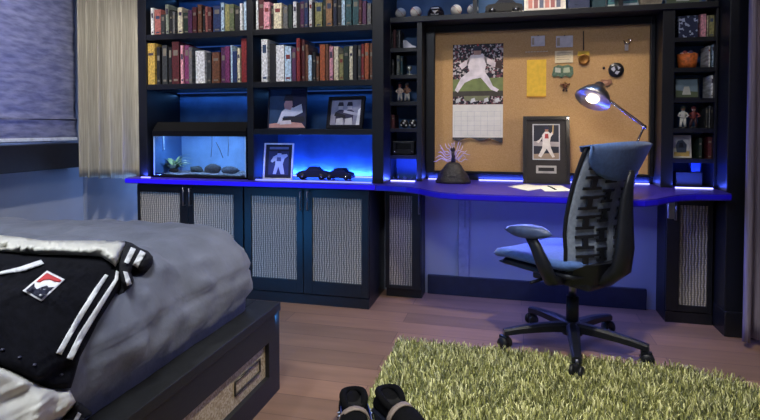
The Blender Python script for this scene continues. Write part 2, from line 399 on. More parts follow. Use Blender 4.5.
for i in range(k_-1): fs += [[2*i, 2*i+2, 2*i+3, 2*i+1], [2*i+1, 2*i+3, 2*k_+2*i+3, 2*k_+2*i+1], [2*i, 2*k_+2*i, 2*k_+2*i+2, 2*i+2]]
m = MB(); m.mesh(vs, fs, mat('painted_desk_edge_glow', (22, 4, 200), .4, emit=.13, var=0), False); tag(m.build('edge_glow', dk), 'added dim blue glow strip for LED light on the desk edge')  # weaker added glow, same LED light along the desk edge
m = MB(); bx = onY(661, 205, 3.1).x
m.box(.80, .83, 3.0, 3.40, .69, .72, STEEL); m.box(.80, .83, 2.98, 3.01, .62, .72, STEEL, bev=.002); m.build('added_steel_bar', dk)  # steel bar added for a small bright mark under the desk
cc = MB(); p = onY(464, 200, 3.41); cc.box(p.x-.035, p.x+.035, 3.402, 3.4195, .1255, .66, mat('cable_cover', (120, 122, 140), .5), bev=.004)
cc.box(p.x+.004, p.x+.012, 3.396, 3.402, .45, .69, P((140, 142, 160)))
tag(cc.build('cable_cover'), 'slim grey vertical cable cover on the wall under the desk', 'cable cover')

# corkboard
cb = thing('corkboard', 'large black-framed corkboard on the wall above the desk', 'corkboard', (.16, 3.39, .80))
x0, x1, z0, z1 = -.473, .795, .815, 1.70
m = MB(); m.box(x0, x1, 3.392, 3.40, z0, z1, speck_mat('cork', (196, 156, 104), (190, 148, 98), 260, .5, .9, (202, 162, 112))); m.build('cork_panel', cb)
m = MB(); m.box(-.528, x0, 3.36, 3.405, z0-.012, 1.742, BLK, bev=.003); m.box(x1, .818, 3.36, 3.405, z0-.012, 1.742, BLK, bev=.003)
m.box(x0, x1, 3.36, 3.405, z1, 1.742, BLK, bev=.003); m.box(x0, x1, 3.36, 3.405, z0-.012, z0, BLK); m.build('frame', cb)

# ------------------------------------------------------------------ LED strips (blue emitters; shelf and bed strips added)
def led(x0, x1, y, z, label, up=True, power=3, col=(60, 60, 255), h=.006, st=14, parent=None, light=True, dirn=None, lc=(.05, .10, 1.0)):
    m = MB(); m.box(x0, x1, y-.005, y+.005, z, z+h, mat('led_%d_%d_%d_%d' % (*col, st), col, .5, emit=st, var=0), bev=0)
    o = tag(m.build('led_strip'), label, 'light strip', 'blue LED strips on the built-in')
    if light:
        l = bpy.data.lights.new('led_glow', 'AREA'); l.shape = 'RECTANGLE'; l.size = x1-x0; l.size_y = .02; l.energy = power; l.color = lc
        ob = bpy.data.objects.new('led_glow', l); COL.objects.link(ob); ob.location = ((x0+x1)/2, y, z+(.012 if up else -.012))
        ob.rotation_euler = dirn if dirn else ((R(180), 0, 0) if up else (0, 0, 0))
    return o
# back of desk, bright lavender-blue lines
LV = (150, 150, 255)
led(-.513, -.40, 3.375, .7575, 'short bright blue LED strip at the rear of the desk beside the narrow tower', power=.9, col=LV, st=3)
led(-.19, .80, 3.375, .7575, 'long bright blue LED strip along the rear of the desk', power=6, col=LV, st=3)
led(.89, 1.075, 3.20, .7575, 'bright blue LED strip at the foot of the right tower', power=2, col=LV, st=4)
led(-.725, -.57, 3.20, .7575, 'bright blue LED strip at the foot of the left narrow tower', power=3.5, col=LV, st=4)
led(-1.575, -.81, 3.385, .7575, 'blue LED strip along the back of the counter under the photo shelf', power=13, col=(130, 140, 255), st=3, dirn=(R(168), 0, 0), lc=(.05, .16, 1))
led(-1.575, -.81, 3.05, .7575, 'thin blue LED strip along the counter front under the photo shelf', power=1.2, col=(130, 140, 255), st=1.6)
led(-2.40, -2.33, 3.02, .7575, 'tiny bright blue LED strip at the left end of the counter', power=1, col=LV, st=2)
# under the desk
led(-.50, .82, 3.15, .712, 'blue LED strip beneath the desk top lighting the kneehole wall', up=False, power=12, dirn=(R(-35), 0, 0), lc=(.20, .26, 1))

for (a, b, z, lab, pw) in ((-2.36, -1.63, SZ[1]-.043, 'added dim blue LED strip under the shelf above the fish tank', 1.3), (-1.58, -.81, SZ[1]-.043, 'added dim blue LED strip under the shelf above the two photos', .8), (-2.36, -1.63, SZ[0]-.043, 'added dim blue LED strip behind the lower left row of books', .5), (-1.58, -.81, SZ[0]-.043, 'added dim blue LED strip behind the lower right row of books', .5), (-2.36, -1.63, 2.07-.043, 'added dim blue LED strip over the upper left row of books', .5), (-1.58, -.81, 2.07-.043, 'added dim blue LED strip over the upper right row of books', .5), (-.2, .59, 2.59, 'added dim blue LED strip at the top of the overhead shelf, middle bay', 5), (-.72, -.23, 2.59, 'added dim blue LED strip at the top of the overhead shelf, left bay', 4), (.62, 1.08, 2.59, 'added dim blue LED strip at the top of the overhead shelf, right bay', 3)):  # strips added, implied only by the blue glow on the backs
    led(a, b, 3.37 if z < 2.5 else 3.3, z, lab, up=False, power=pw*.4, col=(50, 90, 170), st=.5, lc=(.12, .38, 1), dirn=(R(-10), 0, 0) if z < 2.5 else (R(12), 0, 0))
l = bpy.data.lights.new('led_glow', 'AREA'); l.shape = 'RECTANGLE'; l.size = .25; l.size_y = .015; l.energy = 2.6; l.color = (.22, .42, 1); ob = bpy.data.objects.new('led_glow', l); COL.objects.link(ob); ob.location = (-2.502, 3.2, .735); ob.rotation_euler = (0, R(50), R(90)); ob.rotation_euler = Vector((-1, .1, -.55)).to_track_quat('-Z', 'X').to_euler()
def added_bed_led(x0, x1, y0, y1, z, label, size, loc, d, e, c):
    m = MB(); m.box(x0, x1, y0, y1, z, z+.008, mat('added_bed_led', (60, 130, 255), .5, emit=2, var=0)); tag(m.build('led_strip'), label, 'light strip')
    l = bpy.data.lights.new('led_glow', 'AREA'); l.shape = 'RECTANGLE'; l.size = size; l.size_y = .02; l.energy = e; l.color = c; ob = bpy.data.objects.new('led_glow', l); COL.objects.link(ob); ob.location = loc; ob.rotation_mode = 'QUATERNION'
    q = Vector(d).to_track_quat('-Z', 'Y'); ob.rotation_quaternion = q
added_bed_led(-2.2, -1.12, 1.9955, 2.003, .31, 'added blue LED strip under the bed platform facing the cabinets', 1.2, (-1.5, 2.012, .314), (.1, 1, -.12), 9, (.04, .34, 1))  # strip and its lamp added for blue fill on the lower cabinets
# ------------------------------------------------------------------ books
CN = {}
def cname(c): return c[1]
def C_(r, g, b, n): return ((r, g, b), n)
W_ = C_(226, 222, 216, 'white'); CR = C_(228, 208, 176, 'cream'); RD = C_(150, 42, 44, 'red'); DR = C_(92, 30, 36, 'dark red'); PK = C_(216, 150, 160, 'pink'); PR = C_(96, 46, 90, 'plum')
GR = C_(110, 122, 84, 'green'); OL = C_(168, 162, 104, 'olive'); BL = C_(40, 60, 110, 'blue'); TE = C_(44, 92, 100, 'teal'); BK = C_(26, 26, 32, 'black'); GY = C_(120, 120, 122, 'grey'); DG = C_(58, 60, 62, 'charcoal')
OR = C_(190, 96, 52, 'orange'); BR = C_(120, 74, 48, 'brown'); LB = C_(176, 200, 220, 'pale blue'); RU = C_(186, 110, 100, 'rust pink'); YE = C_(214, 176, 84, 'gold'); DB = C_(26, 36, 66, 'navy'); LG = C_(150, 158, 140, 'sage'); TA = C_(176, 130, 88, 'tan'); MG = C_(140, 56, 110, 'magenta'); DGR = C_(36, 56, 44, 'dark green')
usedl = set()
ORD = 'first second third fourth fifth sixth seventh eighth ninth tenth eleventh twelfth thirteenth fourteenth fifteenth sixteenth seventeenth eighteenth nineteenth twentieth twenty-first twenty-second twenty-third twenty-fourth twenty-fifth twenty-sixth twenty-seventh twenty-eighth twenty-ninth thirtieth thirty-first thirty-second'.split()
def book(xa, xb, yf, z, h, c, label, group, depth=.17, tilt=0, name='book'):
    w = xb-xa-.0012; m = MB(); dk_ = 1 if min(c[0]) > 140 else .86; cm = mat('book_cloth_%d_%d_%d' % c[0], tuple(int(v*dk_) for v in c[0]), .6, var=.45, scale=7, stretch=(16, 1, 9)); t = .0018
    m.box(-w/2, -w/2+t, 0, depth, 0, h, cm); m.box(w/2-t, w/2, 0, depth, 0, h, cm)
    m.box(-w/2, w/2, 0, t, 0, h, cm)                                   # spine
    m.box(-w/2+t, w/2-t, t, depth-.004, .003, h-.003, PAPER)           # page block
    lum = sum(c[0])/3; band = P((120, 112, 98), .6) if lum < 130 else P(random.choice([(60, 50, 70), (120, 40, 40), (40, 60, 90)]), .6)
    if w > .008 and random.random() < .75:
        z0 = h*random.uniform(.62, .74); m.box(-w*.3, w*.3, -.0006, .0, z0, z0+h*random.uniform(.06, .2), band)
        if random.random() < .7: m.box(-w*.28, w*.28, -.0006, 0, h*.07, h*.12, band)
    o = m.build(name, world=False); o.location = ((xa+xb)/2, yf, z); o.rotation_euler = (0, tilt, 0)
    return tag(o, label, 'book', group)
def row(z, shelf, group, items, Y=3.055, ox=0):
    """items: px start, px end, px top, colour"""
    n = len(items); xs = []
    prev = None
    for i, it in enumerate(items):
        a, b, yt, c = it[:4]; Yi = Y+random.uniform(0, .018)
        xa, xb = XY(a, Y), XY(b, Y)
        if prev is not None and xa < prev: xa = prev
        prev = xb
        h = onY((a+b)/2, yt, Y).z-z
        h = max(.09, min(h, .30))
        L, Rr = (items[i-1][3][1] if i else None), (items[i+1][3][1] if i < n-1 else None)
        kind = 'thick' if xb-xa > .03 else ('thin' if xb-xa < .012 else '')
        lab = ('%s %s book' % (kind, c[1])).strip()+' '
        if L is None: lab += 'at the left end of the %s, before a %s one' % (shelf, Rr)
        elif Rr is None: lab += 'at the right end of the %s, after a %s one' % (shelf, L)
        else: lab += 'between a %s and a %s one, %s' % (L, Rr, shelf)
        if lab in usedl: lab = ('%s %s book, %s from the left on the %s' % (kind, c[1], ORD[i], shelf)).strip()
        if len(lab.split()) > 16: lab = '%s book, %s from the left, %s' % (c[1], ORD[i], shelf)
        usedl.add(lab)
        book(xa, xb, Yi, z, h, c, lab, group)
row(SZ[0], 'upper left shelf', 'books on the upper left shelf', [
    (151.8, 155, 7.5, W_), (155, 161.5, 9, RU), (161.5, 165.5, 14, DG), (166, 169.5, 4, LG), (169.5, 172.3, 9, BK), (172.5, 175.2, 11, GY), (178.2, 183.2, 7, CR), (183.3, 189, 12, DGR), (189, 193.4, 10, PR), (193.5, 198, 7, DR), (198, 202.3, 4, BR), (202.5, 205.2, 9, BK), (205.3, 208.4, 6, RU), (208.5, 212.8, 7, DR), (213, 221, 5, BL), (221, 224.5, 2, LB), (225.3, 230, 4, OL), (230.2, 235, 4, GR), (235.2, 239.9, 7, BK), (240.3, 243.2, 3, W_), (243.9, 246.6, 1, LB)])
row(SZ[1], 'lower left shelf', 'books on the lower left shelf', [
    (147.6, 156, 43, YE), (157.3, 161.2, 47, BK), (162.5, 168, 45, DG), (168.2, 171.8, 47, BK), (172, 179.4, 41, DR), (181, 184.3, 45, PK), (184.5, 189.2, 45, MG), (189.3, 193, 47, GY), (195.6, 205.3, 50.5, W_), (206, 210.6, 52, DG), (212, 220, 52, BR), (220.3, 225, 47, PR), (225.2, 229.8, 46, MG), (230, 232.4, 45, LB), (232.6, 237, 51, BL), (237.3, 240.5, 48, CR), (240.7, 246.4, 38, RD)])
row(SZ[0], 'upper right bookcase shelf', 'books on the upper right bookcase shelf', [
    (255.5, 258.4, 0, W_), (258.5, 264.2, -3, DR), (264.4, 270.6, 2, PK), (270.8, 273.8, 5, BK), (274.1, 282.4, 3, CR), (282.6, 287.6, 6, GY), (288, 292.3, 4, DGR), (292.6, 296.4, 1, W_), (296.6, 300.1, 2, BK), (300.3, 304.5, 1, PR), (304.6, 308.4, 0, BL), (308.6, 312, -2, W_), (312.2, 314.5, 2, DG), (314.7, 322.2, 2, OL), (322.4, 325.8, -1, DGR), (326, 332.4, -2, TA), (333, 337, -1, DB), (337.2, 341.3, -2, BK), (341.5, 345.3, -3, LB), (345.5, 351.8, -2, TE), (352, 358.4, -3, TE), (358.6, 362, 0, DR), (362.2, 366.6, 1, PR), (367, 371.3, 3, GY)])
row(SZ[1], 'lower right bookcase shelf', 'books on the lower right bookcase shelf', [
    (261.5, 268, 39, W_), (269, 275.6, 43, BK), (276, 284.6, 45, W_), (284.8, 291.6, 46, LB), (291.8, 296.3, 48, PR), (296.5, 300.5, 38, RD), (300.7, 304.3, 39, DR), (304.5, 308, 44, BR), (308.2, 312, 55, LB), (312.2, 315.8, 52, BK), (316, 319.2, 56, BR), (319.6, 325.2, 44, OR), (325.4, 329, 44, BR), (329.2, 333, 46, PK), (333.2, 338.2, 46, CR), (338.6, 343.1, 54, OL), (343.3, 348.8, 46, DGR), (349, 352.8, 46, CR), (353, 357, 45, BK), (357.2, 361, 45, DG), (361.1, 364.2, 44, RD), (364.4, 369, 43, OR), (369.2, 373, 43, BR)])

# ------------------------------------------------------------------ pictures
def pic_player(m, x0, z0, w, h, y, hat=True):
    """batter figure from flat shapes, slightly proud of the print"""
    def q(pts, mm, k): m.poly([(x0+a*w, y-.0004*k, z0+b*h) for a, b in pts], mm)
    q([(0, 0), (1, 0), (1, 1), (0, 1)], P((26, 28, 44)), 0)
    q([(0, 0), (1, 0), (1, .18), (0, .14)], P((150, 130, 110)), 1)
    q([(0, .38), (1, .36), (1, .5), (0, .52)], P((170, 160, 160)), 1)
    wh = P((222, 214, 208)); rd = P((170, 60, 60)); sk = P((170, 120, 95))
    q([(.36, .48), (.64, .48), (.70, .30), (.84, .06), (.74, .04), (.52, .30), (.30, .04), (.18, .08), (.34, .32)], wh, 2)
    q([(.36, .46), (.64, .46), (.70, .72), (.60, .80), (.44, .80), (.34, .70)], wh, 3)
    q([(.44, .60), (.60, .60), (.58, .74), (.46, .74)], rd, 4)
    q([(.46, .80), (.58, .80), (.60, .92), (.44, .92)], sk, 4)
    q([(.42, .87), (.62, .87), (.58, .95), (.46, .95)], P((30, 34, 70)), 5)
    q([(.62, .72), (.74, .80), (.78, .74), (.66, .62)], wh, 4)
    q([(.74, .74), (.78, .74), (.80, 1.0), (.76, 1.0)], P((200, 170, 120)), 5)
    q([(.08, .50), (.22, .56), (.34, .66), (.32, .58), (.2, .46)], wh, 4)
def frame_box(m, w, h, t, fw, fm, mat_m=None, z=0):
    m.box(-w/2, -w/2+fw, -t, 0, z, z+h, fm, bev=.001); m.box(w/2-fw, w/2, -t, 0, z, z+h, fm, bev=.001)
    m.box(-w/2+fw, w/2-fw, -t, 0, z, z+fw, fm); m.box(-w/2+fw, w/2-fw, -t, 0, z+h-fw, z+h, fm)
def pframe(label, loc, w, h, rz, lean, fm, fw, draw, cat='picture frame', t=.016, group=None, name='picture_frame'):
    root = thing(name, label, cat, loc, rz, group); root.rotation_euler = (-lean, 0, rz); WPOS.pop(root.name, None)
    m = MB(); frame_box(m, w, h, t, fw, fm); m.build('frame', root, False)
    m = MB(); m.box(-w/2+fw, w/2-fw, -.006, -.002, fw, h-fw, P((30, 32, 40)))
    draw(m, -w/2+fw, fw, w-2*fw, h-2*fw, -.0065); m.build('photo_print', root, False)
    m = MB(); m.prism([(0, .01), (h*.35*math.sin(lean+.25)+.005, .0), (0, h*.6)], -.01, .01, fm, axis='x'); m.build('easel_back', root, False)
    return root
def shape(m, x0, z0, w, h, y, pts, c, k): m.poly([(x0+a*w, y-.0004*k, z0+b*h) for a, b in pts], c if not isinstance(c, tuple) else P(c))
FULL = [(0, 0), (1, 0), (1, 1), (0, 1)]
def d_portrait(m, x0, z0, w, h, y):
    S = lambda pts, c, k: shape(m, x0, z0, w, h, y, pts, c, k)
    S(FULL, (24, 60, 104), 0); S([(.5, 0), (1, 0), (1, 1), (.6, 1)], (20, 26, 70), 1); S([(0, 0), (1, 0), (.9, .12), (.5, .16), (0, .10)], (196, 150, 150), 2)
    S([(.22, .10), (.34, .42), (.5, .56), (.66, .52), (.88, .62), (.92, .40), (.70, .30), (.40, .30), (.34, .12)], (196, 200, 224), 3)
    S([(.36, .26), (.95, .30), (.98, .16), (.42, .16)], (20, 24, 46), 4)
    S([(.42, .50), (.58, .46), (.64, .58), (.62, .74), (.46, .74), (.40, .62)], (180, 140, 150), 4)
    S([(.38, .70), (.66, .70), (.62, .86), (.44, .86)], (18, 20, 50), 5); S([(.3, .08), (.62, .10), (.6, .2), (.3, .18)], (210, 205, 225), 5)
def d_bw(m, x0, z0, w, h, y):
    S = lambda pts, c, k: shape(m, x0, z0, w, h, y, pts, c, k)
    S(FULL, (150, 150, 175), 0)
    for cx in (.32, .62):
        S([(cx-.14, .1), (cx+.12, .1), (cx+.15, .55), (cx, .66), (cx-.16, .52)], (60, 56, 84), 1); S([(cx-.07, .62), (cx+.07, .62), (cx+.08, .8), (cx-.08, .8)], (190, 186, 200), 2); S([(cx-.1, .76), (cx+.1, .76), (cx+.07, .92), (cx-.07, .92)], (34, 34, 56), 3)
        S([(cx-.12, .02), (cx+.12, .02), (cx+.10, .30), (cx-.12, .26)], (210, 210, 220), 2)
    S([(.12, .38), (.5, .26), (.5, .40), (.16, .52)], (28, 28, 40), 4); S([(.42, .5), (.9, .36), (.88, .48), (.45, .6)], (190, 188, 205), 4); S([(.86, 0), (1, 0), (1, .7), (.9, .6)], (235, 235, 240), 3)
def d_white(m, x0, z0, w, h, y):
    S = lambda pts, c, k: shape(m, x0, z0, w, h, y, pts, c, k)
    S(FULL, (14, 18, 34), 0); S([(.14, .86), (.86, .86), (.86, .93), (.14, .93)], (96, 110, 150), 1)
    S([(.12, .10), (.88, .10), (.88, .80), (.12, .80)], (40, 52, 90), 1)
    S([(.30, .12), (.42, .12), (.50, .34), (.60, .12), (.74, .12), (.66, .42), (.72, .58), (.84, .66), (.80, .72), (.60, .70), (.58, .78), (.46, .78), (.44, .70), (.30, .64), (.20, .50), (.26, .46), (.38, .52), (.38, .40)], (176, 190, 216), 2)
    S([(.42, .50), (.60, .50), (.58, .62), (.44, .62)], (70, 84, 130), 3); S([(.45, .74), (.60, .74), (.57, .80), (.47, .80)], (20, 26, 60), 3)
def d_land(m, x0, z0, w, h, y):
    S = lambda pts, c, k: shape(m, x0, z0, w, h, y, pts, c, k)
    S(FULL, (120, 140, 150), 0); S([(0, 0), (1, 0), (1, .3), (0, .4)], (88, 100, 70), 1); S([(.3, .15), (.7, .15), (.62, .6), (.4, .6)], (190, 190, 180), 2)
def d_dog(m, x0, z0, w, h, y):
    S = lambda pts, c, k: shape(m, x0, z0, w, h, y, pts, c, k)
    S(FULL, (196, 196, 190), 0); S([(0, 0), (1, 0), (1, .28), (0, .22)], (190, 160, 90), 1); S([(.2, .2), (.8, .2), (.85, .6), (.6, .85), (.3, .8), (.15, .55)], (60, 70, 84), 2); S([(.35, .45), (.65, .45), (.6, .7), (.4, .7)], (26, 28, 40), 3)
def d_team(m, x0, z0, w, h, y):
    S = lambda pts, c, k: shape(m, x0, z0, w, h, y, pts, c, k)
    S(FULL, (214, 206, 200), 0)
    for i in range(6):
        a = .06+i*.15; S([(a, .12), (a+.11, .12), (a+.11, .7), (a, .7)], [(190, 120, 110), (150, 90, 90), (90, 96, 120)][i % 3], 1); S([(a+.02, .7), (a+.09, .7), (a+.08, .84), (a+.03, .84)], (200, 160, 130), 2)
def d_field(m, x0, z0, w, h, y):
    S = lambda pts, c, k: shape(m, x0, z0, w, h, y, pts, c, k)
    S(FULL, (64, 120, 130), 0); S([(0, 0), (1, 0), (1, .2), (0, .16)], (196, 206, 206), 1); S([(.1, .3), (.9, .3), (.7, .6), (.3, .6)], (46, 80, 110), 1)
BLF = mat('black_frame', (18, 18, 22), .35)
z = 1.0845
p0 = onY(269, 130, 3.14); p1 = onY(306, 130, 3.14)
pframe('blue-toned photo of a capped ballplayer leaning forward, on the middle shelf', ((p0.x+p1.x)/2, 3.14, z), p1.x-p0.x, .262, R(4), R(6), P((22, 30, 60)), .006, d_portrait)
p0 = onY(327, 130, 3.14); p1 = onY(364, 130, 3.14)
pframe('black-framed black-and-white photo of two ballplayers on the middle shelf', ((p0.x+p1.x)/2, 3.13, z), .265, .205, R(-14), R(10), BLF, .022, d_bw)
p0 = onY(264, 178, 3.12); p1 = onY(292.5, 178, 3.12)
pframe('small white-framed ballplayer picture standing on the counter beside the fish tank', ((p0.x+p1.x)/2, 3.12, .7572), p1.x-p0.x, .235, R(3), R(8), P((226, 230, 245), .4), .009, d_white)
pframe('small landscape picture in the third cubbyhole down of the right tower', (onY(688, 98, 3.26).x, 3.29, TZ[2]+.0005), .125, .115, R(0), R(7), BLF, .006, d_land)
pframe('pale-framed picture of a dark dog in the right tower above the blue cubbyhole', (onY(683, 150, 3.26).x, 3.29, TZ[4]+.0005), .098, .128, R(2), R(8), P((200, 196, 186)), .008, d_dog)
# overhead shelf pictures
pframe('wide white-edged team photo on the overhead shelf above the corkboard', (onY(545, 5, 3.3).x, 3.33, 1.7785), .24, .22, 0, R(6), P((230, 226, 215)), .012, d_team)
pframe('teal ball field picture in pale frame on the overhead shelf, right of the blue box', (onY(623, 3, 3.3).x, 3.33, 1.7785), .19, .15, 0, R(6), P((190, 200, 205)), .012, d_field)
pframe('grey and blue sports print at the right end of the overhead shelf', (onY(686, 0, 3.3).x-.01, 3.33, 1.7785), .19, .17, 0, R(6), P((90, 110, 120)), .01, d_land)
# framed player on the desk
p0 = onY(523, 182, 3.22); p1 = onY(570.5, 182, 3.22); W = p1.x-p0.x
fr = thing('framed_photo', 'tall dark-framed batter photo with name plaque leaning on the corkboard', 'picture frame', ((p0.x+p1.x)/2, 3.25, .758), 0); fr.rotation_euler = (R(-9), 0, R(1)); WPOS.pop(fr.name)
H_ = .405; DF = mat('dark_wood_frame', (40, 36, 34), .35)
m = MB(); frame_box(m, W, H_, .02, .02, DF); m.build('frame', fr, False)
m = MB(); m.box(-W/2+.02, W/2-.02, -.010, -.004, .02, H_-.02, mat('dark_mat_board', (44, 40, 40), .8)); m.build('mat_board', fr, False)
m = MB(); m.box(-.078, .078, -.0125, -.0105, .142, .358, P((190, 190, 196))); pic_player(m, -.072, .148, .144, .204, -.0128); m.build('photo_print', fr, False)
m = MB(); m.box(-.058, .058, -.0125, -.0105, .062, .108, P((176, 172, 168), .4)); m.box(-.045, .045, -.0135, -.0125, .075, .096, P((24, 22, 22))); m.build('name_plaque', fr, False)
m = MB(); m.box(W/2-.02, W/2-.002, -.0225, -.0205, H_-.022, H_-.004, CHROME, bev=.002); m.build('corner_clip', fr, False)

# papers on desk
PP = [(508, 186.5), (527, 184.2), (548, 187.5), (528, 191)]
def sheet(pts, label, z=.7575, mm=PAPER):
    m = MB(); m.prism([tuple(onZ(a, b, z)[:2]) for a, b in pts], z, z+.0012, mm); return tag(m.build('paper_sheet'), label, 'paper', 'papers on the desk')
sheet(PP, 'plain white paper sheet on the desk, left of the printed one')
o = sheet([(536, 185.5), (561, 185.5), (573, 191), (545, 191.5)], 'white paper sheet on the desk below the framed batter, under a pen', .759)
m = MB(); a, b = onZ(548, 186, .763), onZ(556, 189.5, .763); m.tube([a, b], .004, P((20, 20, 30), .3)); m.ball(b, .004, CHROME, 8); tag(m.build('pen'), 'short dark pen lying on the right paper sheet', 'pen')

# calendar
c0 = onY(453, 45, 3.388); c1 = onY(503, 104, 3.388); zb = onY(478, 140, 3.388).z; CW = c1.x-c0.x; ZT = c0.z; ZM = c1.z
cal = thing('wall_calendar', 'ballplayer wall calendar pinned on the left of the corkboard', 'calendar', (c0.x+CW/2, 3.385, zb))
m = MB(); m.box(c0.x, c1.x, 3.3885, 3.391, ZM, ZT, speck_mat('crowd_print', (30, 30, 38), (190, 180, 180), 95, .55, .6, (120, 70, 80)))
def cs(pts, c, k): m.poly([(c0.x+a*CW, 3.3885-.0005*k, ZM+b*(ZT-ZM)) for a, b in pts], P(c, .5))
cs([(0, .22), (1, .22), (1, .44), (0, .42)], (124, 136, 80), 1); cs([(0, .13), (1, .13), (1, .22), (0, .22)], (70, 64, 54), 1); cs([(.24, .06), (.72, .06), (.74, .14), (.22, .14)], (128, 130, 96), 2)
cs([(.42, .56), (.62, .56), (.72, .44), (.80, .30), (.92, .24), (.88, .20), (.76, .24), (.56, .44), (.40, .42), (.24, .36), (.10, .20), (.04, .24), (.16, .44), (.34, .56)], (232, 222, 226), 3)
cs([(.34, .54), (.64, .54), (.68, .74), (.60, .84), (.36, .82), (.28, .70)], (228, 218, 222), 4); cs([(.28, .74), (.36, .80), (.30, .66), (.18, .58), (.12, .66)], (220, 208, 212), 4)
cs([(.62, .80), (.76, .74), (.90, .66), (.86, .60), (.66, .68)], (214, 200, 204), 4); cs([(.42, .82), (.56, .82), (.57, .92), (.41, .92)], (180, 140, 126), 5); cs([(.39, .89), (.60, .89), (.56, .97), (.43, .97)], (36, 36, 60), 6)
cs([(.84, .60), (.98, .58), (.96, .72), (.86, .72)], (60, 36, 30), 5)
for a in (.06, .36, .62, .84): cs([(a, .02), (a+.1, .05), (a+.08, .11), (a+.01, .09)], (216, 216, 216), 3)
m.build('poster_page', cal)
m = MB(); m.box(c0.x, c1.x, 3.388, 3.3905, zb+.015, ZM-.002, PAPER)
ln = P((188, 186, 190), .8); cw = CW*.92/7; gx = c0.x+CW*.04; gt = ZM-.045; gh = (gt-zb-.03)/5
for i in range(8): m.box(gx+i*cw-.0006, gx+i*cw+.0006, 3.3872, 3.388, gt-5*gh, gt, ln)
for j in range(6): m.box(gx, gx+7*cw, 3.3872, 3.388, gt-j*gh-.0006, gt-j*gh+.0006, ln)
m.build('month_page', cal)
m = MB(); vs, fs = [], []
for i in range(25):
    t = i/24; x = c0.x+t*CW; d = .012+.01*math.sin(t*14)+.012*(t > .75)
    vs += [(x, 3.386-.006*math.sin(t*9)**2, zb+.016), (x, 3.374-.006*math.sin(t*11), zb+.016-d)]
for i in range(24): fs.append([2*i, 2*i+1, 2*i+3, 2*i+2])
m.mesh(vs, fs, P((52, 50, 60), .6)); m.build('curled_edge', cal)
m = MB(); m.ball((c0.x+CW/2, 3.383, ZT-.008), .006, P((200, 40, 40), .4), 10); m.build('push_pin', cal)

# pinned items
def onb(px, py): return onY(px, py, 3.386)
a, b = onb(527, 60), onb(546, 97); m = MB(); m.box(a.x, b.x, 3.386, 3.391, b.z, a.z, mat('yellow_card', (232, 188, 58), .6, var=.08, scale=40)); m.box(a.x, b.x, 3.3852, 3.386, b.z, b.z+.008, P((200, 140, 40))); tag(m.build('pinned_card'), 'tall yellow card pinned beside the calendar on the corkboard', 'card')
m = MB(); a, b = onb(526, 52), onb(547, 53.5)
for i in range(8): x = a.x+(b.x-a.x)*i/7; m.ball((x, 3.388, a.z), .0035, P((232, 226, 206)), 6)
m.tube([(a.x, 3.390, a.z), (b.x, 3.390, a.z)], .0012, P((232, 226, 206))); tag(m.build('bead_string'), 'short string of white beads above the yellow card', 'string')
for (pa, pb, lab) in (((531, 36), (545, 46), 'clear plastic pass with silver print pinned above the yellow card'), ((556, 36), (573, 47), 'clear plastic pass pinned above the white note')):
    a, b = onb(*pa), onb(*pb); m = MB(); m.box(a.x, b.x, 3.387, 3.390, b.z, a.z, mat('plastic_sleeve', (190, 172, 150), .15), bev=.001)
    for k in range(3): m.box(a.x+.006+k*(b.x-a.x-.012)/3, a.x+(k+.7)*(b.x-a.x)/3, 3.3862, 3.387, b.z+.01, a.z-.012, P((214, 208, 210), .3))
    m.ball(((a.x+b.x)/2, 3.384, a.z), .004, CHROME, 8); tag(m.build('plastic_pass'), lab, 'pass')
a, b = onb(555, 51), onb(573, 62.5); m = MB(); m.box(a.x, b.x, 3.387, 3.391, b.z, a.z, P((228, 212, 174)))
for k in range(4): m.box(a.x+.01, b.x-.012-.01*(k % 2), 3.3862, 3.387, a.z-.014-k*.013, a.z-.0115-k*.013, P((150, 120, 100)))
tag(m.build('pinned_note'), 'cream note with faint lines pinned right of the yellow card', 'note')
a, b = onb(552, 65), onb(573.5, 78); m = MB(); hw = b.x-a.x; hh = a.z-b.z
m.prism([(a.x+u*hw, b.z+v*hh) for u, v in ((0, .25), (.1, .1), (.3, .2), (.45, 0), (.6, .2), (.85, .05), (1, .3), (.97, .8), (.75, 1), (.5, .9), (.3, 1), (.08, .85))], 3.384, 3.391, mat('green_badge', (92, 116, 92), .5, var=.3, scale=80), axis='y')
m.prism([(a.x+u*hw, b.z+v*hh) for u, v in ((.15, .45), (.4, .4), (.4, .75), (.15, .8))], 3.382, 3.384, P((196, 200, 180)), axis='y'); m.prism([(a.x+u*hw, b.z+v*hh) for u, v in ((.52, .4), (.84, .42), (.8, .8), (.54, .76))], 3.382, 3.384, P((180, 190, 160)), axis='y')
tag(m.build('green_patch'), 'small green and cream patch pinned below the cream note', 'patch')
m = MB(); c = onb(565, 86)
m.ball((c.x, 3.382, c.z+.020), .010, P((176, 130, 70)), 10); m.ball((c.x, 3.382, c.z), .013, P((120, 72, 44)), 10, (1, .7, 1.2)); 
for sx in (-1, 1): m.tube([(c.x+sx*.008, 3.382, c.z+.008), (c.x+sx*.028, 3.382, c.z+.012)], .005, P((120, 72, 44)), 6); m.tube([(c.x+sx*.005, 3.382, c.z-.010), (c.x+sx*.012, 3.382, c.z-.032)], .005, P((70, 44, 36)), 6)
tag(m.build('pinned_charm'), 'tiny brown doll-shaped charm pinned under the green patch', 'charm')
md = thing('hanging_medal', 'gold medal hanging on a dark cord from the corkboard top', 'medal', (onb(584, 60).x, 3.383, onb(584, 65).z)); c = onb(583.5, 55)
m = MB(); m.tube([(c.x-.002, 3.388, onb(583, 31).z), (c.x, 3.386, c.z+.03)], .003, P((60, 44, 40)), 6); m.build('cord', md)
m = MB(); m.prism([(c.x-.032, c.z+.022), (c.x+.032, c.z+.022), (c.x+.034, c.z-.004), (c.x-.034, c.z-.004)], 3.383, 3.389, mat('gold_bar', (226, 186, 70), .3), axis='y'); m.build('medal_bar', md)
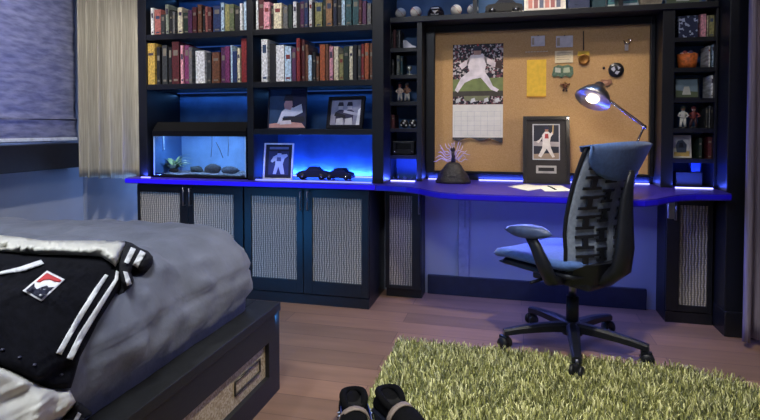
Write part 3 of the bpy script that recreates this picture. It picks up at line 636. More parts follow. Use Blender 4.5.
Mx = Matrix.Rotation(R(90), 4, 'X')
m = MB(); m.lathe([(.001, -.003), (.030, -.003), (.033, 0), (.030, .004), (.020, .004), (.018, .002), (.001, .003)], mat('bronze', (136, 92, 40), .35, metal=.6), 24, (c.x+.002, 3.382, c.z-.028), Mx); m.build('medallion', md)
bd = thing('round_badge', 'round black and silver badge pinned right on the corkboard', 'badge', (onb(616, 70).x, 3.38, onb(616, 77).z)); c = onb(616, 70)
m = MB(); m.lathe([(.001, -.006), (.040, -.006), (.044, 0), (.040, .006), (.001, .006)], P((24, 24, 30), .3), 28, (c.x, 3.384, c.z), Mx); m.build('disc', bd)
m = MB()
for pts in ([(-.03, .006), (-.012, .022), (-.004, .002), (-.014, -.012)], [(.006, .024), (.024, .012), (.012, .000)], [(.0, -.006), (.020, -.010), (.006, -.028), (-.008, -.02)]):
    m.prism([(c.x+a, c.z+b) for a, b in pts], 3.3755, 3.3785, P((190, 190, 200), .3), axis='y')
m.build('emblem', bd)
m = MB(); c = onb(604, 68); m.lathe([(.001, 0), (.008, .001), (.006, .006), (.001, .008)], P((60, 48, 44)), 12, (c.x, 3.391, c.z), Matrix.Rotation(R(90), 4, 'X')); tag(m.build('push_pin'), 'small dark push pin left of the round badge', 'push pin')
m = MB(); c = onb(605, 83); m.prism([(c.x+u, c.z+v) for u, v in ((-.035, .0), (-.02, .022), (.01, .018), (.035, .024), (.038, .0), (.015, -.018), (-.01, -.012))], 3.383, 3.391, P((150, 104, 78)), axis='y')
m.prism([(c.x+u, c.z+v) for u, v in ((-.02, .004), (0, .012), (.02, .006), (.0, -.006))], 3.381, 3.383, P((196, 150, 120)), axis='y'); tag(m.build('pinned_patch'), 'brown leather patch pinned just above the lamp head', 'patch')
m = MB(); c = onb(627, 43); m.tube([(c.x-.018, 3.386, c.z+.016), (c.x-.01, 3.38, c.z-.006), (c.x+.01, 3.38, c.z-.006), (c.x+.022, 3.386, c.z+.016), (c.x+.006, 3.386, c.z+.022)], .004, CHROME, 8)
m.box(c.x-.012, c.x+.008, 3.380, 3.390, c.z-.045, c.z-.010, P((190, 180, 170), .3), bev=.002); tag(m.build('key_ring'), 'silver key ring hanging at the upper right of the corkboard', 'key ring')

# ------------------------------------------------------------------ desk lamp
bx_ = XY(618, 3.17); lp = thing('desk_lamp', 'chrome swing-arm desk lamp with lit round shade over the desk', 'lamp', (XY(618, 3.17), 3.17, .757))
m = MB(); m.lathe([(.001, 0), (.085, 0), (.088, .006), (.08, .016), (.02, .022), (.012, .03), (.001, .03)], CHROME, 32, (bx_, 3.17, .757)); m.build('base', lp)
J = onY(644, 127, 3.17); E_ = onY(609, 101, 3.08)
m = MB(); m.tube([(bx_, 3.17, .775), J], .006, CHROME, 10); m.build('lower_arm', lp)
m = MB(); m.ball(J, .014, CHROME, 12); m.tube([J-Vector((0, .018, 0)), J+Vector((0, .018, 0))], .008, CHROME, 10); m.build('joint', lp)
m = MB(); m.tube([J, E_], .0045, CHROME, 8); m.tube([J+Vector((0, 0, .012)), E_+Vector((0, 0, .012))], .003, P((60, 50, 46), .3), 6); m.build('upper_arm', lp)
hc = onY(594, 97, 3.06); ax = (Vector((.42, .42, .80))).normalized(); rot = ax.to_track_quat('Z', 'Y').to_matrix().to_4x4()
K_ = 1.2; BR_ = mat('satin_steel', (205, 200, 195), .28, metal=1)
m = MB(); m.lathe([(a*K_, b*K_) for a, b in ((.078, -.020), (.080, -.018), (.074, 0), (.058, .028), (.040, .046), (.026, .056), (.020, .075), (.001, .080))], BR_, 32, hc, rot)
m.lathe([(a*K_, b*K_) for a, b in ((.001, .066), (.018, .050), (.036, .040), (.054, .024), (.070, -.002), (.0765, -.0195))], P((236, 234, 228), .5), 32, hc, rot)
m.tube([E_, hc+ax*.07], .007, CHROME, 8); hd = m.build('lamp_shade', lp)
m = MB(); m.ball(hc+ax*.004, .046, mat('bulb_glow', (255, 244, 224), .5, emit=9, var=0), 16, (1, 1, .8)); m.build('bulb', lp)
l = bpy.data.lights.new('lamp_light', 'POINT'); l.energy = 2.2; l.color = (1, .86, .66); l.shadow_soft_size = .045; ob = bpy.data.objects.new('lamp_light', l); COL.objects.link(ob); ob.location = hc-ax*.05

# statue on the desk: bell-shaped dark base, stem and pale wires
c = onY(453, 182, 3.18); sx = c.x; st = thing('wire_sculpture', 'dark bell-shaped sculpture with pale violet wire spray on the desk', 'ornament', (sx, 3.18, .757))
m = MB(); vs, fs = [], []; n = 26; pf = [(.001, 0), (.104, 0), (.106, .012), (.096, .024), (.092, .042), (.080, .064), (.066, .084), (.050, .106), (.036, .120), (.022, .126), (.001, .127)]
for r, z in pf:
    for j in range(n):
        t = 2*math.pi*j/n; k = 1+.10*noise.noise(Vector((math.cos(t)*2, math.sin(t)*2, z*18))); vs.append((sx+r*k*math.cos(t), 3.18+r*.6*k*math.sin(t), .757+z))
for i in range(len(pf)-1):
    for j in range(n): fs.append([i*n+j, i*n+(j+1) % n, (i+1)*n+(j+1) % n, (i+1)*n+j])
m.mesh(vs, fs, mat('dark_stone', (34, 28, 30), .5, var=.5, scale=50, bump=.5, bscale=70)); m.build('base', st)
m = MB(); m.tube([(sx, 3.18, .87), (sx+.002, 3.18, .92), (sx-.002, 3.18, .955)], [.016, .012, .011], P((34, 22, 34), .4), 10); m.ball((sx-.002, 3.18, .960), .016, P((34, 22, 34), .4), 10); m.build('stem', st)
for k in range(16):
    t = math.pi*(-.02+1.04*k/15); rr = .075+.045*random.random(); wv = MB()
    pts = [(sx+math.cos(t)*rr*u*(1 if abs(math.cos(t)) > .2 else .6), 3.18+.02*math.sin(k*2.1)*u, .87+.03+.11*math.sin(t)*u**.8+(.01*math.sin(u*9+k))) for u in [i/7 for i in range(8)]]
    wv.tube(pts, [.0035, .004, .004, .0035, .003, .003, .0025, .0015], mat('violet_wire', (216, 196, 222), .3, var=.1), 5); wv.build('wire', st)

# ------------------------------------------------------------------ fish tank
TX0, TX1, TY0, TY1, TZ0, TZ1 = -2.345, -1.655, 3.075, 3.385, .7575, 1.055
tk = thing('fish_tank', 'rectangular glass tank with black hood glowing pale blue on the counter', 'aquarium', ((TX0+TX1)/2, (TY0+TY1)/2, TZ0))
m = MB(); 
for a in ((TX0, TX1, TY0, TY0+.01, TZ0, TZ0+.012), (TX0, TX1, TY1-.01, TY1, TZ0, TZ0+.012), (TX0, TX0+.01, TY0, TY1, TZ0, TZ0+.012), (TX1-.01, TX1, TY0, TY1, TZ0, TZ0+.012)): m.box(*a, DKPL)
m.box(TX0, TX1, TY0, TY1, TZ0, TZ0+.006, DKPL); m.build('base_frame', tk)
HOOD = mat('hood_black', (10, 10, 12), .7)
m = MB(); G = glass_mat()
m.box(TX0, TX1, TY0, TY0+.004, TZ0+.012, TZ1, G); m.box(TX0, TX0+.004, TY0+.004, TY1, TZ0+.012, TZ1, G); m.box(TX1-.004, TX1, TY0+.004, TY1, TZ0+.012, TZ1, G); m.build('glass', tk)
m = MB(); SIL = mat('silicone_edge', (170, 196, 230), .4)
for x in (TX0+.002, TX1-.008): m.box(x, x+.006, TY0-.001, TY0+.006, TZ0+.012, TZ1, SIL)
m.build('corner_seal', tk)
m = MB(); m.box(TX0+.004, TX1-.004, TY1-.008, TY1-.002, TZ0+.012, TZ1, mat('tank_backdrop', (120, 158, 205), .6, var=.15, scale=7)); m.box(TX0+.005, TX0+.008, TY0+.006, TY1-.008, TZ0+.012, TZ1, mat('tank_side_film', (60, 96, 150), .6, var=.2, scale=7)); m.build('backdrop', tk)
m = MB(); m.box(TX0-.004, TX1+.004, TY0-.006, TY0, TZ1-.02, TZ1, HOOD); m.box(TX0-.004, TX1+.004, TY0-.006, TY1, TZ1, TZ1+.018, HOOD, bev=.003); m.prism([(TY0-.004, TZ1+.018), (TY1, TZ1+.018), (TY1, TZ1+.075), (TY0+.045, TZ1+.075)], TX0, TX1, HOOD, axis='x'); m.build('hood', tk)
m = MB(); m.box(TX0+.08, TX1-.08, TY0+.05, TY0+.09, TZ1-.008, TZ1-.001, mat('tank_lamp', (190, 220, 255), .4, emit=4, var=0)); m.build('lamp_tube', tk)
l = bpy.data.lights.new('tank_light', 'AREA'); l.shape = 'RECTANGLE'; l.size = .55; l.size_y = .04; l.energy = 2.6; l.color = (.42, .66, 1); ob = bpy.data.objects.new('tank_light', l); COL.objects.link(ob); ob.location = ((TX0+TX1)/2, TY0+.07, TZ1-.012); ob.rotation_euler = (R(14), 0, 0)
m = MB(); vs, fs = [], []; nx, nyy = 40, 12
for j in range(nyy+1):
    for i in range(nx+1):
        x = TX0+.006+(TX1-TX0-.012)*i/nx; yv = TY0+.006+(TY1-TY0-.018)*j/nyy; vs.append((x, yv, TZ0+.022+.010*noise.noise(Vector((x*9, yv*9, 0)))+.003*random.random()))
for j in range(nyy):
    for i in range(nx): a = j*(nx+1)+i; fs.append([a, a+1, a+nx+2, a+nx+1])
m.mesh(vs, fs, speck_mat('gravel', (96, 100, 110), (170, 180, 196), 220, .5, .8, (60, 66, 80))); m.build('gravel_bed', tk)
def onT(px, py): return onY(px, py, 3.2)
pl = thing('aquarium_plant', 'bushy pale green plant at the left inside the fish tank', 'plant', (onY(174, 168, 3.2).x, 3.2, .785)); c = Vector(pl.location)
m = MB(); m.ball(c+Vector((0, 0, .01)), .028, P((64, 50, 40)), 12, (1.4, 1, .6)); m.build('root_clump', pl)
for k in range(44):
    t = random.uniform(0, 2*math.pi); ln_ = random.uniform(.10, .17); up = random.uniform(.4, 1.35); w0 = random.uniform(.007, .013)
    vs, fs = [], []
    d = Vector((math.cos(t), math.sin(t)*.8, 0)); s_ = Vector((-d.y, d.x, 0))
    for i in range(7):
        u = i/6; pp = c+d*(ln_*u*.8)+Vector((0, 0, .01+ln_*up*u*(1.35-u*.9))); ww = w0*math.sin(math.pi*(.12+.86*u)); vs += [pp-s_*ww, pp+s_*ww+Vector((0, 0, .001))]
    for i in range(6): fs.append([2*i, 2*i+1, 2*i+3, 2*i+2])
    m = MB(); m.mesh(vs, fs, P([(170, 190, 130), (110, 140, 80), (226, 228, 190), (70, 96, 60)][k % 4], .5)); m.build('leaf', pl)
def rock(px, py, rx, rz_, label, colr, y=3.22):
    c = onY(px, py, y); m = MB(); n = 16; vs, fs = [], []
    for i in range(9):
        a = math.pi*i/8
        for j in range(n):
            t = 2*math.pi*j/n; d = Vector((math.sin(a)*math.cos(t), math.sin(a)*math.sin(t), math.cos(a))); k = 1+.28*noise.noise(d*1.7+c*9); vs.append(Vector((c.x, y, .782+rz_*.55))+Vector((d.x*rx*k, d.y*rx*.6*k, d.z*rz_*k*.8)))
    for i in range(8):
        for j in range(n): fs.append([i*n+j, i*n+(j+1) % n, (i+1)*n+(j+1) % n, (i+1)*n+j])
    m.mesh(vs, fs, mat('rock_'+str(colr[0]), colr, .7, var=.4, scale=40, bump=.4)); tag(m.build('tank_rock'), label, 'rock', 'rocks in the fish tank')
rock(196, 166, .05, .032, 'dark rounded rock in the middle of the fish tank, beside the plant', (40, 52, 56))
rock(213, 163, .062, .045, 'dark flat-topped rock right of centre in the fish tank', (36, 40, 52)); rock(230, 165, .065, .034, 'low dark blue rock near the right wall of the tank', (46, 58, 76))
for i, (a, b, lab) in enumerate((((212, 135), (211, 157), 'thin dark air tube hanging into the tank, leftmost of three'), ((216, 142), (223, 158), 'thin dark air tube slanting in the tank, middle of three'), ((228, 135), (228, 156), 'thin dark air tube hanging into the tank, nearest its right wall'))):
    p, q = onY(*a, 3.2), onY(*b, 3.2); p.z = min(p.z, TZ1-.005); m = MB(); m.tube([p, p.lerp(q, .5)+Vector((.004, 0, 0)), q], .0025, P((40, 50, 66)), 6); tag(m.build('air_tube'), lab, 'tube', 'tubes in the fish tank')
m = MB(); p = onY(163.5, 136, 3.16); m.tube([(p.x, 3.16, 1.05), (p.x, 3.16, .95)], .005, P((190, 210, 235), .2), 8); m.ball((p.x, 3.16, .945), .008, P((190, 210, 235), .2), 8); tag(m.build('thermometer'), 'slim glass thermometer hanging above the plant in the tank', 'thermometer')

# ------------------------------------------------------------------ small things on shelves
def model_car(label, loc, rz, L=.165, c=(16, 20, 40), group=None):
    root = thing('model_car', label, 'model car', loc, rz, group); WPOS.pop(root.name, None); s = L/.165
    m = MB(); pr = [(-.082, .012), (-.082, .032), (-.070, .042), (-.040, .046), (-.018, .066), (.030, .066), (.052, .045), (.078, .040), (.083, .026), (.083, .012)]
    m.prism([(a*s, b*s) for a, b in pr], -.032*s, .032*s, P(tuple(v//2 for v in c), .5), axis='y'); m.build('car_body', root, False)
    m = MB(); m.prism([(a*s, b*s) for a, b in ((-.034, .047), (-.017, .062), (.028, .062), (.046, .047))], -.0328*s, .0328*s, P((30, 34, 50), .3), axis='y'); m.build('side_windows', root, False)
    for wx in (-.052, .052):
        for wy in (-.030, .030):
            m = MB(); m.lathe([(.001, -.006*s), (.015*s, -.006*s), (.017*s, 0), (.015*s, .006*s), (.001, .006*s)], DKPL, 14, (wx*s, wy*s, .0165*s), Matrix.Rotation(R(90), 4, 'X'))
            m.ball((wx*s, wy*s*1.21, .0165*s), .006*s, CHROME, 8, (1, .3, 1)); m.build('wheel', root, False)
    return root
Z0 = .7575
p = onY(313, 178, 3.2); model_car('black model car on the counter, the one nearer the white-framed picture', (p.x, 3.20, Z0), R(8), .20, group=None)
p = onY(339, 178, 3.2); model_car('black model car on the counter, right of its twin, farther from the white-framed picture', (p.x+.0, 3.21, Z0), R(-5), .185)
p = onY(502, 10, 3.32); model_car('black model car on the overhead shelf left of the team photo', (p.x+.01, 3.30, 1.7785), R(4), .22, (14, 16, 24))

def baseball(label, x, y, z, r=.037, group='baseballs on the overhead shelf'):
    root = thing('baseball', label, 'ball', (x, y, z), 0, group)
    m = MB(); m.lathe([(.02, 0), (.024, .004), (.016, .010), (.014, .010)], P((60, 66, 80), .3), 20, (x, y, z)); m.build('ball_ring', root)
    c = (x, y, z+r+.004); m = MB(); m.ball(c, r, mat('ball_leather', (226, 222, 214), .6, var=.06, scale=80), 24); b = m.build('ball', root)
    for sg in (-1, 1):
        pts = []
        for i in range(28):
            t = 2*math.pi*i/28; v = Vector((math.cos(t)+.18*math.cos(3*t), math.sin(t)-.18*math.sin(3*t), 1.0*math.cos(2*t)*sg*.9)).normalized(); v = Matrix.Rotation(R(35)*sg, 3, 'Z') @ v; pts.append(Vector(c)+v*(r+.0003))
        m = MB(); m.tube(pts, .0012, P((170, 50, 50)), 5, True); m.build('stitching', b); break
    return root
YS = 3.28
for px, r_, lab in ((400.5, .034, 'white baseball at the far left of the overhead shelf'), (415.5, .036, 'white baseball second from the left on the overhead shelf'), (455.5, .035, 'off-white baseball right of the small dark helmet'), (472, .034, 'baseball with dark print just left of the shelf divider')):
    baseball(lab, XY(px, YS), YS, 1.7785, r_)
x = XY(435.5, YS); hl = thing('mini_helmet', 'small dark batting helmet with white front mark among the baseballs', 'helmet', (x, YS, 1.7785))
m = MB(); m.lathe([(.050, 0), (.053, .012), (.050, .035), (.038, .058), (.020, .068), (.001, .071), (.001, .066), (.034, .055), (.046, .033), (.048, 0)], P((30, 24, 34), .2), 28, (x, YS, 1.779)); m.build('shell', hl)
m = MB(); m.prism([(x-.04, YS-.03), (x-.025, YS-.07), (x+.025, YS-.07), (x+.04, YS-.03)], 1.782, 1.788, P((30, 24, 34), .2)); m.build('brim', hl)
m = MB(); m.prism([(x-.016, 1.812), (x+.016, 1.812), (x+.006, 1.80), (x, 1.792), (x-.006, 1.80)], YS-.0535, YS-.0505, P((226, 222, 226)), axis='y'); m.prism([(x-.026, 1.824), (x+.026, 1.824), (x+.02, 1.832), (x-.02, 1.832)], YS-.050, YS-.045, P((200, 200, 210)), axis='y'); m.build('front_mark', hl)
def card_box(name, label, px0, px1, Y, z, h, d, c, cat='box', trim=None, mm=None):
    x0, x1 = XY(px0, Y), XY(px1, Y); m = MB(); mm = mm or P(c, .5); m.box(x0, x1, Y, Y+d, z, z+h, mm, bev=.002)
    if trim: m.box(x0+.1*(x1-x0), x1-.1*(x1-x0), Y-.001, Y, z+h*.55, z+h*.8, P(trim)); m.box(x0+.2*(x1-x0), x1-.35*(x1-x0), Y-.001, Y, z+h*.2, z+h*.3, P(trim))
    return tag(m.build(name), label, cat)
card_box('storage_box', 'blue box with dark mark on the overhead shelf right of the team photo', 567, 588, 3.28, 1.7785, .17, .1, (58, 88, 130), trim=(40, 50, 84))
card_box('storage_box', 'dark teal box on the overhead shelf beside the blue box', 590.5, 604, 3.28, 1.7785, .19, .1, (30, 62, 74))
# baseball glove stand at ~648
x = XY(648, 3.28); gl = thing('baseball_glove', 'tan leather glove standing on the overhead shelf near the field picture', 'glove', (x, 3.28, 1.7785))
m = MB(); GLV = mat('glove_leather', (150, 140, 118), .6, var=.3, scale=30, bump=.3)
m.prism([(x-.05, 1.7785), (x+.05, 1.7785), (x+.062, 1.82), (x+.055, 1.87), (x-.055, 1.87), (x-.06, 1.82)], 3.262, 3.298, GLV, axis='y'); m.build('palm', gl)
for k in range(5):
    a = -.05+.025*k; m = MB(); m.tube([(x+a, 3.28, 1.855), (x+a*1.15, 3.285, 1.90), (x+a*1.2, 3.275, 1.935-.008*abs(k-2))], [.014, .014, .010], GLV, 10); m.build('finger', gl)

# left tower contents; rows
def lt(px): return XY(px, 3.26)
def lb(pa, pb, k, h, c, label, d=.12, tilt=0): return book(lt(pa), lt(pb), 3.255, TZ[k]+.0006, h, c, label, 'books in the narrow towers', d, tilt)
lb(390, 393, 0, .105, DG, 'dark grey book at the left of the top cubbyhole, left tower'); lb(393.3, 396, 0, .12, DR, 'dark red book in the top cubbyhole of the left tower'); lb(396.3, 398, 0, .11, BK, 'thin black book in the top cubbyhole of the left tower'); lb(398.3, 400.5, 0, .115, GY, 'grey book at the right of the row in the top cubbyhole, left tower')
def figurine(name, label, cat, x, y, z, h, cs_, sw=1.0):
    root = thing(name, label, cat, (x, y, z)); s = h/.12
    m = MB(); m.lathe([(.001, 0), (.022*s, 0), (.022*s, .008*s), (.001, .008*s)], DKPL, 18, (x, y, z)); m.build('stand', root)
    m = MB()
    for sg in (-1, 1): m.tube([(x+sg*.012*s*sw, y, z+.008*s), (x+sg*.009*s*sw, y, z+.030*s), (x+sg*.006*s, y, z+.055*s)], [.006*s, .007*s, .009*s], P(cs_[1]), 8)
    m.lathe([(.001, .048*s), (.013*s, .050*s), (.012*s, .066*s), (.016*s, .084*s), (.006*s, .094*s), (.001, .095*s)], P(cs_[0]), 14, (x, y, z), sq=.7)
    for sg in (-1, 1): m.tube([(x+sg*.014*s, y, z+.084*s), (x+sg*.024*s*sw, y-.004*s, z+.068*s), (x+sg*.012*s*sw, y-.014*s, z+.060*s)], [.005*s, .0045*s, .004*s], P(cs_[0]), 8)
    m.build('body', root)
    m = MB(); m.ball((x, y, z+.105*s), .0115*s, P(cs_[2]), 14, (.9, .95, 1.1)); m.build('head', root)
    m = MB(); m.lathe([(.0118*s, .106*s), (.0125*s, .110*s), (.008*s, .119*s), (.001, .121*s)], P(cs_[3]), 14, (x, y, z)); m.box(x-.008*s, x+.008*s, y-.024*s, y-.008*s, z+.107*s, z+.109*s, P(cs_[3])); m.build('cap', root)
    return root
# sneaker figurine, white
x = lt(409); m = MB(); z = TZ[0]+.0005
m.prism([(x-.036, z), (x+.040, z), (x+.042, z+.012), (x+.02, z+.018), (x-.008, z+.042), (x-.018, z+.052), (x-.036, z+.050)], 3.25, 3.282, mat('china_white', (212, 212, 222), .3), axis='y'); tag(m.build('shoe_ornament'), 'little white shoe ornament in the top cubbyhole of the left tower', 'ornament')
lb(388.5, 391.5, 1, .11, DGR, 'dark green book at the left in the second cubbyhole, left tower'); lb(391.8, 394.5, 1, .10, BK, 'black book in the second cubbyhole down, left tower'); lb(396.5, 400, 1, .125, LG, 'pale sage book in the second cubbyhole, left tower'); lb(400.3, 403, 1, .12, TE, 'teal book in the second cubbyhole, left tower')
m = MB(); x = lt(409); z = TZ[1]+.0005; m.lathe([(.001, 0), (.022, 0), (.022, .006), (.006, .012), (.005, .026), (.016, .036), (.018, .055), (.001, .056)], mat('silver_cup', (170, 180, 176), .25, metal=.7), 20, (x, 3.27, z)); tag(m.build('trophy_cup'), 'small silver cup in the second cubbyhole of the left tower', 'trophy')
figurine('ballplayer_figurine', 'left of two ballplayer figurines in the left tower, red and white', 'figurine', lt(399.5), 3.27, TZ[2]+.0005, .115, ((210, 190, 180), (190, 186, 180), (180, 130, 100), (90, 40, 40)))
figurine('ballplayer_figurine', 'right of two ballplayer figurines in the left tower, grey and brown', 'figurine', lt(406.5), 3.275, TZ[2]+.0005, .12, ((150, 110, 90), (200, 200, 196), (180, 130, 100), (60, 60, 66)))
lb(390, 392.5, 2, .10, BL, 'blue book at the left of the third cubbyhole, left tower')
for i, (px, c, lab) in enumerate(((404, (34, 34, 40), 'black and white toy ball in the fourth cubbyhole, left of the pair'), (412.5, (30, 30, 36), 'black and white toy ball in the fourth cubbyhole, right of the pair'))):
    x = lt(px); z = TZ[3]+.0005; m = MB(); m.ball((x, 3.27, z+.028), .028, P(c, .4), 18)
    for a, b in ((.0, .2), (.8, -.5), (-.8, -.45), (.3, .9)): v = Vector((a, -1, b)).normalized(); m.ball(Vector((x, 3.27, z+.028))+v*.022, .0085, P((226, 226, 220), .4), 8)
    tag(m.build('toy_ball'), lab, 'ball')
lb(388, 391, 3, .10, DG, 'charcoal book in the fourth cubbyhole of the left tower'); lb(391.4, 395, 3, .085, DR, 'dark red book in the fourth cubbyhole of the left tower')
x0, x1 = lt(393), lt(414.5); z = TZ[4]+.0005; rd_ = thing('clock_radio', 'black clock radio with small silver knobs in the fifth cubbyhole of the left tower', 'radio', ((x0+x1)/2, 3.28, z))
m = MB(); m.box(x0, x1, 3.245, 3.33, z+.004, z+.085, P((20, 22, 28), .3), bev=.004); m.build('case', rd_)
m = MB(); m.box(x0+.02, x1-.02, 3.2435, 3.245, z+.035, z+.072, P((8, 9, 12), .1)); m.build('display', rd_)
for x in (x0+.014, x1-.014): m = MB(); m.lathe([(.001, 0), (.007, 0), (.007, .008), (.001, .008)], CHROME, 14, (x, 3.245, z+.018), Matrix.Rotation(R(90), 4, 'X')); m.build('knob', rd_)
for i, (px, s) in enumerate(((391, .8), (397, 1), (404, .9), (411, .7))):
    x = lt(px); z = .7578; m = MB(); n = 12
    if i % 2: m.ball((x, 3.30, z+.011*s), .011*s, P((70, 90, 150), .2), 12); m.lathe([(.001, .018*s), (.006*s, .02*s), (.001, .03*s)], P((70, 90, 150), .2), 10, (x, 3.30, z))
    else: m.box(x-.016*s, x+.016*s, 3.29, 3.312, z, z+.020*s, P((60, 80, 140), .2), bev=.003)
    tag(m.build('trinket'), ['small dark block trinket leftmost in the blue cubbyhole of the left tower', 'round knobbed trinket second from left in the blue cubbyhole', 'small block trinket third from left in the blue cubbyhole', 'tiny knobbed trinket rightmost in the blue cubbyhole, left tower'][i], 'ornament')

# right tower contents
def rt(px): return XY(px, 3.26)
def rb(pa, pb, k, h, c, label, d=.12): return book(rt(pa), rt(pb), 3.255, TZ[k]+.0006, h, c, label, 'books in the narrow towers', d)
m = MB(); m.box(rt(677), rt(696), 3.26, 3.36, TZ[0]+.0005, TZ[0]+.125, speck_mat('speckled_box', (26, 36, 70), (170, 180, 206), 90, .8, .6), bev=.003); tag(m.build('gift_box'), 'dark blue box speckled with white in the top cubbyhole, right tower', 'box')
rb(697.7, 703.8, 0, .128, PK, 'pink and white book in the top cubbyhole of the right tower'); rb(704.2, 706, 0, .12, CR, 'thin cream book in the top cubbyhole of the right tower'); rb(706.3, 711.8, 0, .12, OL, 'olive green book in the top cubbyhole of the right tower'); rb(713.3, 715.3, 0, .13, W_, 'thin white book at the right end of the top cubbyhole, right tower')
# orange glove/basket
x = rt(688); z = TZ[1]+.0005; bs = thing('orange_basket', 'bright orange basket with small things in the second cubbyhole, right tower', 'basket', (x, 3.30, z))
m = MB(); m.lathe([(.001, .002), (.042, .002), (.048, .03), (.052, .082), (.047, .082), (.044, .03), (.038, .008), (.001, .008)], mat('orange_wicker', (214, 112, 50), .6, var=.35, scale=60, bump=.4), 28, (x, 3.30, z)); m.build('bowl', bs)
for k in range(5): m = MB(); m.ball((x-.03+.015*k, 3.29, z+.078+.01*(k % 2)), .014, P([(200, 180, 190), (170, 90, 90), (206, 190, 180), (110, 90, 120), (190, 120, 80)][k]), 10); tag(m.build('toy_ball'), ['pale pink', 'dull red', 'cream', 'mauve', 'light orange'][k]+' little ball heaped in the orange basket', 'ball')
rb(706, 708.5, 1, .12, W_, 'white book in the second cubbyhole of the right tower, left of two'); rb(709.8, 712.3, 1, .125, LB, 'pale blue-white book in the second cubbyhole of the right tower')
rb(708.8, 713.6, 2, .125, W_, 'thick white book in the third cubbyhole of the right tower')
figurine('ballplayer_figurine', 'white-clad ballplayer figurine in the fourth cubbyhole of the right tower', 'figurine', rt(683), 3.27, TZ[3]+.0005, .125, ((214, 214, 206), (200, 200, 190), (190, 150, 120), (60, 70, 60)))
figurine('bobblehead', 'dark red figurine with pale round face in the fourth cubbyhole, right tower', 'figurine', rt(693.5), 3.27, TZ[3]+.0005, .122, ((120, 50, 48), (60, 30, 34), (230, 190, 170), (110, 44, 44)), 1.3)
rb(704.5, 707, 3, .115, DG, 'charcoal book in the fourth cubbyhole of the right tower'); rb(707.5, 709.5, 3, .125, GY, 'thin grey book in the fourth cubbyhole of the right tower'); rb(709.8, 712.5, 3, .12, BK, 'black book in the fourth cubbyhole of the right tower')
rb(698, 702, 4, .115, DGR, 'dark green book in the fifth cubbyhole of the right tower'); rb(707, 712, 4, .12, DR, 'dark red book in the fifth cubbyhole of the right tower')
m = MB(); m.box(rt(694), rt(703), 3.30, 3.36, .8402, .905, P((60, 96, 200), .4), bev=.003); tag(m.build('gift_box'), 'small blue box on top of the black box in the lowest cubbyhole, right tower', 'box')
m = MB(); m.box(rt(678), rt(705), 3.29, 3.375, .7578, .84, P((18, 18, 24), .5), bev=.003); tag(m.build('storage_box'), 'wide black box standing in the lowest cubbyhole of the right tower', 'box')

# ------------------------------------------------------------------ bed
BX1, BYm, BX0, BYn = -.922, 2.0, -3.2, .1
FRW = mat('dark_bed_wood', (24, 25, 26), .55, var=.3, scale=25, stretch=(1, 1, 6), bump=.05)
bed = thing('platform_bed', 'dark wooden platform bed with woven drawer fronts along its side', 'bed', (-2.05, 1.05, 0))
m = MB(); m.box(BX1-.11, BX1, BYn, BYm, .330, .366, FRW, bev=.004); m.box(BX0, BX1-.11, BYm-.09, BYm, .330, .366, FRW, bev=.004); m.box(BX0, BX1-.11, BYn, BYm-.09, .30, .35, FRW); m.build('platform_deck', bed)
m = MB(); m.box(BX1-.05, BX1-.005, BYn, BYm-.005, .234, .330, FRW); m.box(BX1-.05, BX1-.005, BYn, BYm-.005, 0, .092, FRW)
for y0, y1 in ((BYm-.10, BYm-.005), (.98, 1.06), (BYn, BYn+.08)): m.box(BX1-.05, BX1-.005, y0, y1, .092, .234, FRW)
m.box(BX0, BX1-.05, BYm-.05, BYm-.005, 0, .330, FRW); m.box(BX0, BX1-.05, BYn, BYn+.05, 0, .30, FRW); m.build('bed_box', bed)
DRW = speck_mat('drawer_weave', (176, 160, 130), (150, 132, 104), 160, .45, .5, (196, 184, 160))
for y0, y1 in ((1.065, 1.898), (.185, .975)):
    m = MB(); m.box(BX1-.05, BX1-.022, y0, y1, .094, .232, DRW); d = m.build('drawer_front', bed)
    a, b = (1.655, 1.845) if y0 > 1 else (.5, .69)
    m = MB(); m.tube([(BX1-.018, a, .188), (BX1-.018, b, .188), (BX1-.018, b, .140), (BX1-.018, a, .140)], .0042, P((50, 46, 44), .3), 6, True); m.build('drawer_pull', d)

# duvet: rounded, slightly rumpled
DX0, DX1, DY0, DY1, DZ0, DZT = -3.17, -.985, .20, 1.955, .367, .712
NO = 300
def outline(ins, rad):
    x0, x1, y0, y1 = DX0+ins, DX1-ins, DY0+ins*.62, DY1-ins*.62; rad = max(rad-ins*.3, .03); pts = []
    w, h = x1-x0-2*rad, y1-y0-2*rad; per = 2*w+2*h+2*math.pi*rad
    for i in range(NO):
        s = per*i/NO
        for (L, f) in ((w, lambda s: (x0+rad+s, y0)), (math.pi*rad/2, lambda s: (x1-rad+rad*math.sin(s/rad), y0+rad-rad*math.cos(s/rad))), (h, lambda s: (x1, y0+rad+s)), (math.pi*rad/2, lambda s: (x1-rad+rad*math.cos(s/rad), y1-rad+rad*math.sin(s/rad))),
                       (w, lambda s: (x1-rad-s, y1)), (math.pi*rad/2, lambda s: (x0+rad-rad*math.sin(s/rad), y1-rad+rad*math.cos(s/rad))), (h, lambda s: (x0, y1-rad-s)), (math.pi*rad/2, lambda s: (x0+rad-rad*math.cos(s/rad), y0+rad-rad*math.sin(s/rad)))):
            if s <= L: pts.append(f(s)); break
            s -= L
        else: pts.append((x0+rad, y0))
    return pts
ringd = []
for k in range(26):       # side: from bottom up and over
    t = k/25; a = t*math.pi/2
    ringd.append((.20*(1-math.cos(a)**.9)+.03*math.exp(-((t-.0)/.10)**2)+.012*math.exp(-((t-.24)/.022)**2), DZ0+(DZT-.018-DZ0)*math.sin(a)**.70 if t > 0 else DZ0))
for k in range(1, 26): ringd.append((.20+.66*k/25, DZT-.018+.018*math.sin(k/25*math.pi/2)))
vs, fs = [], []
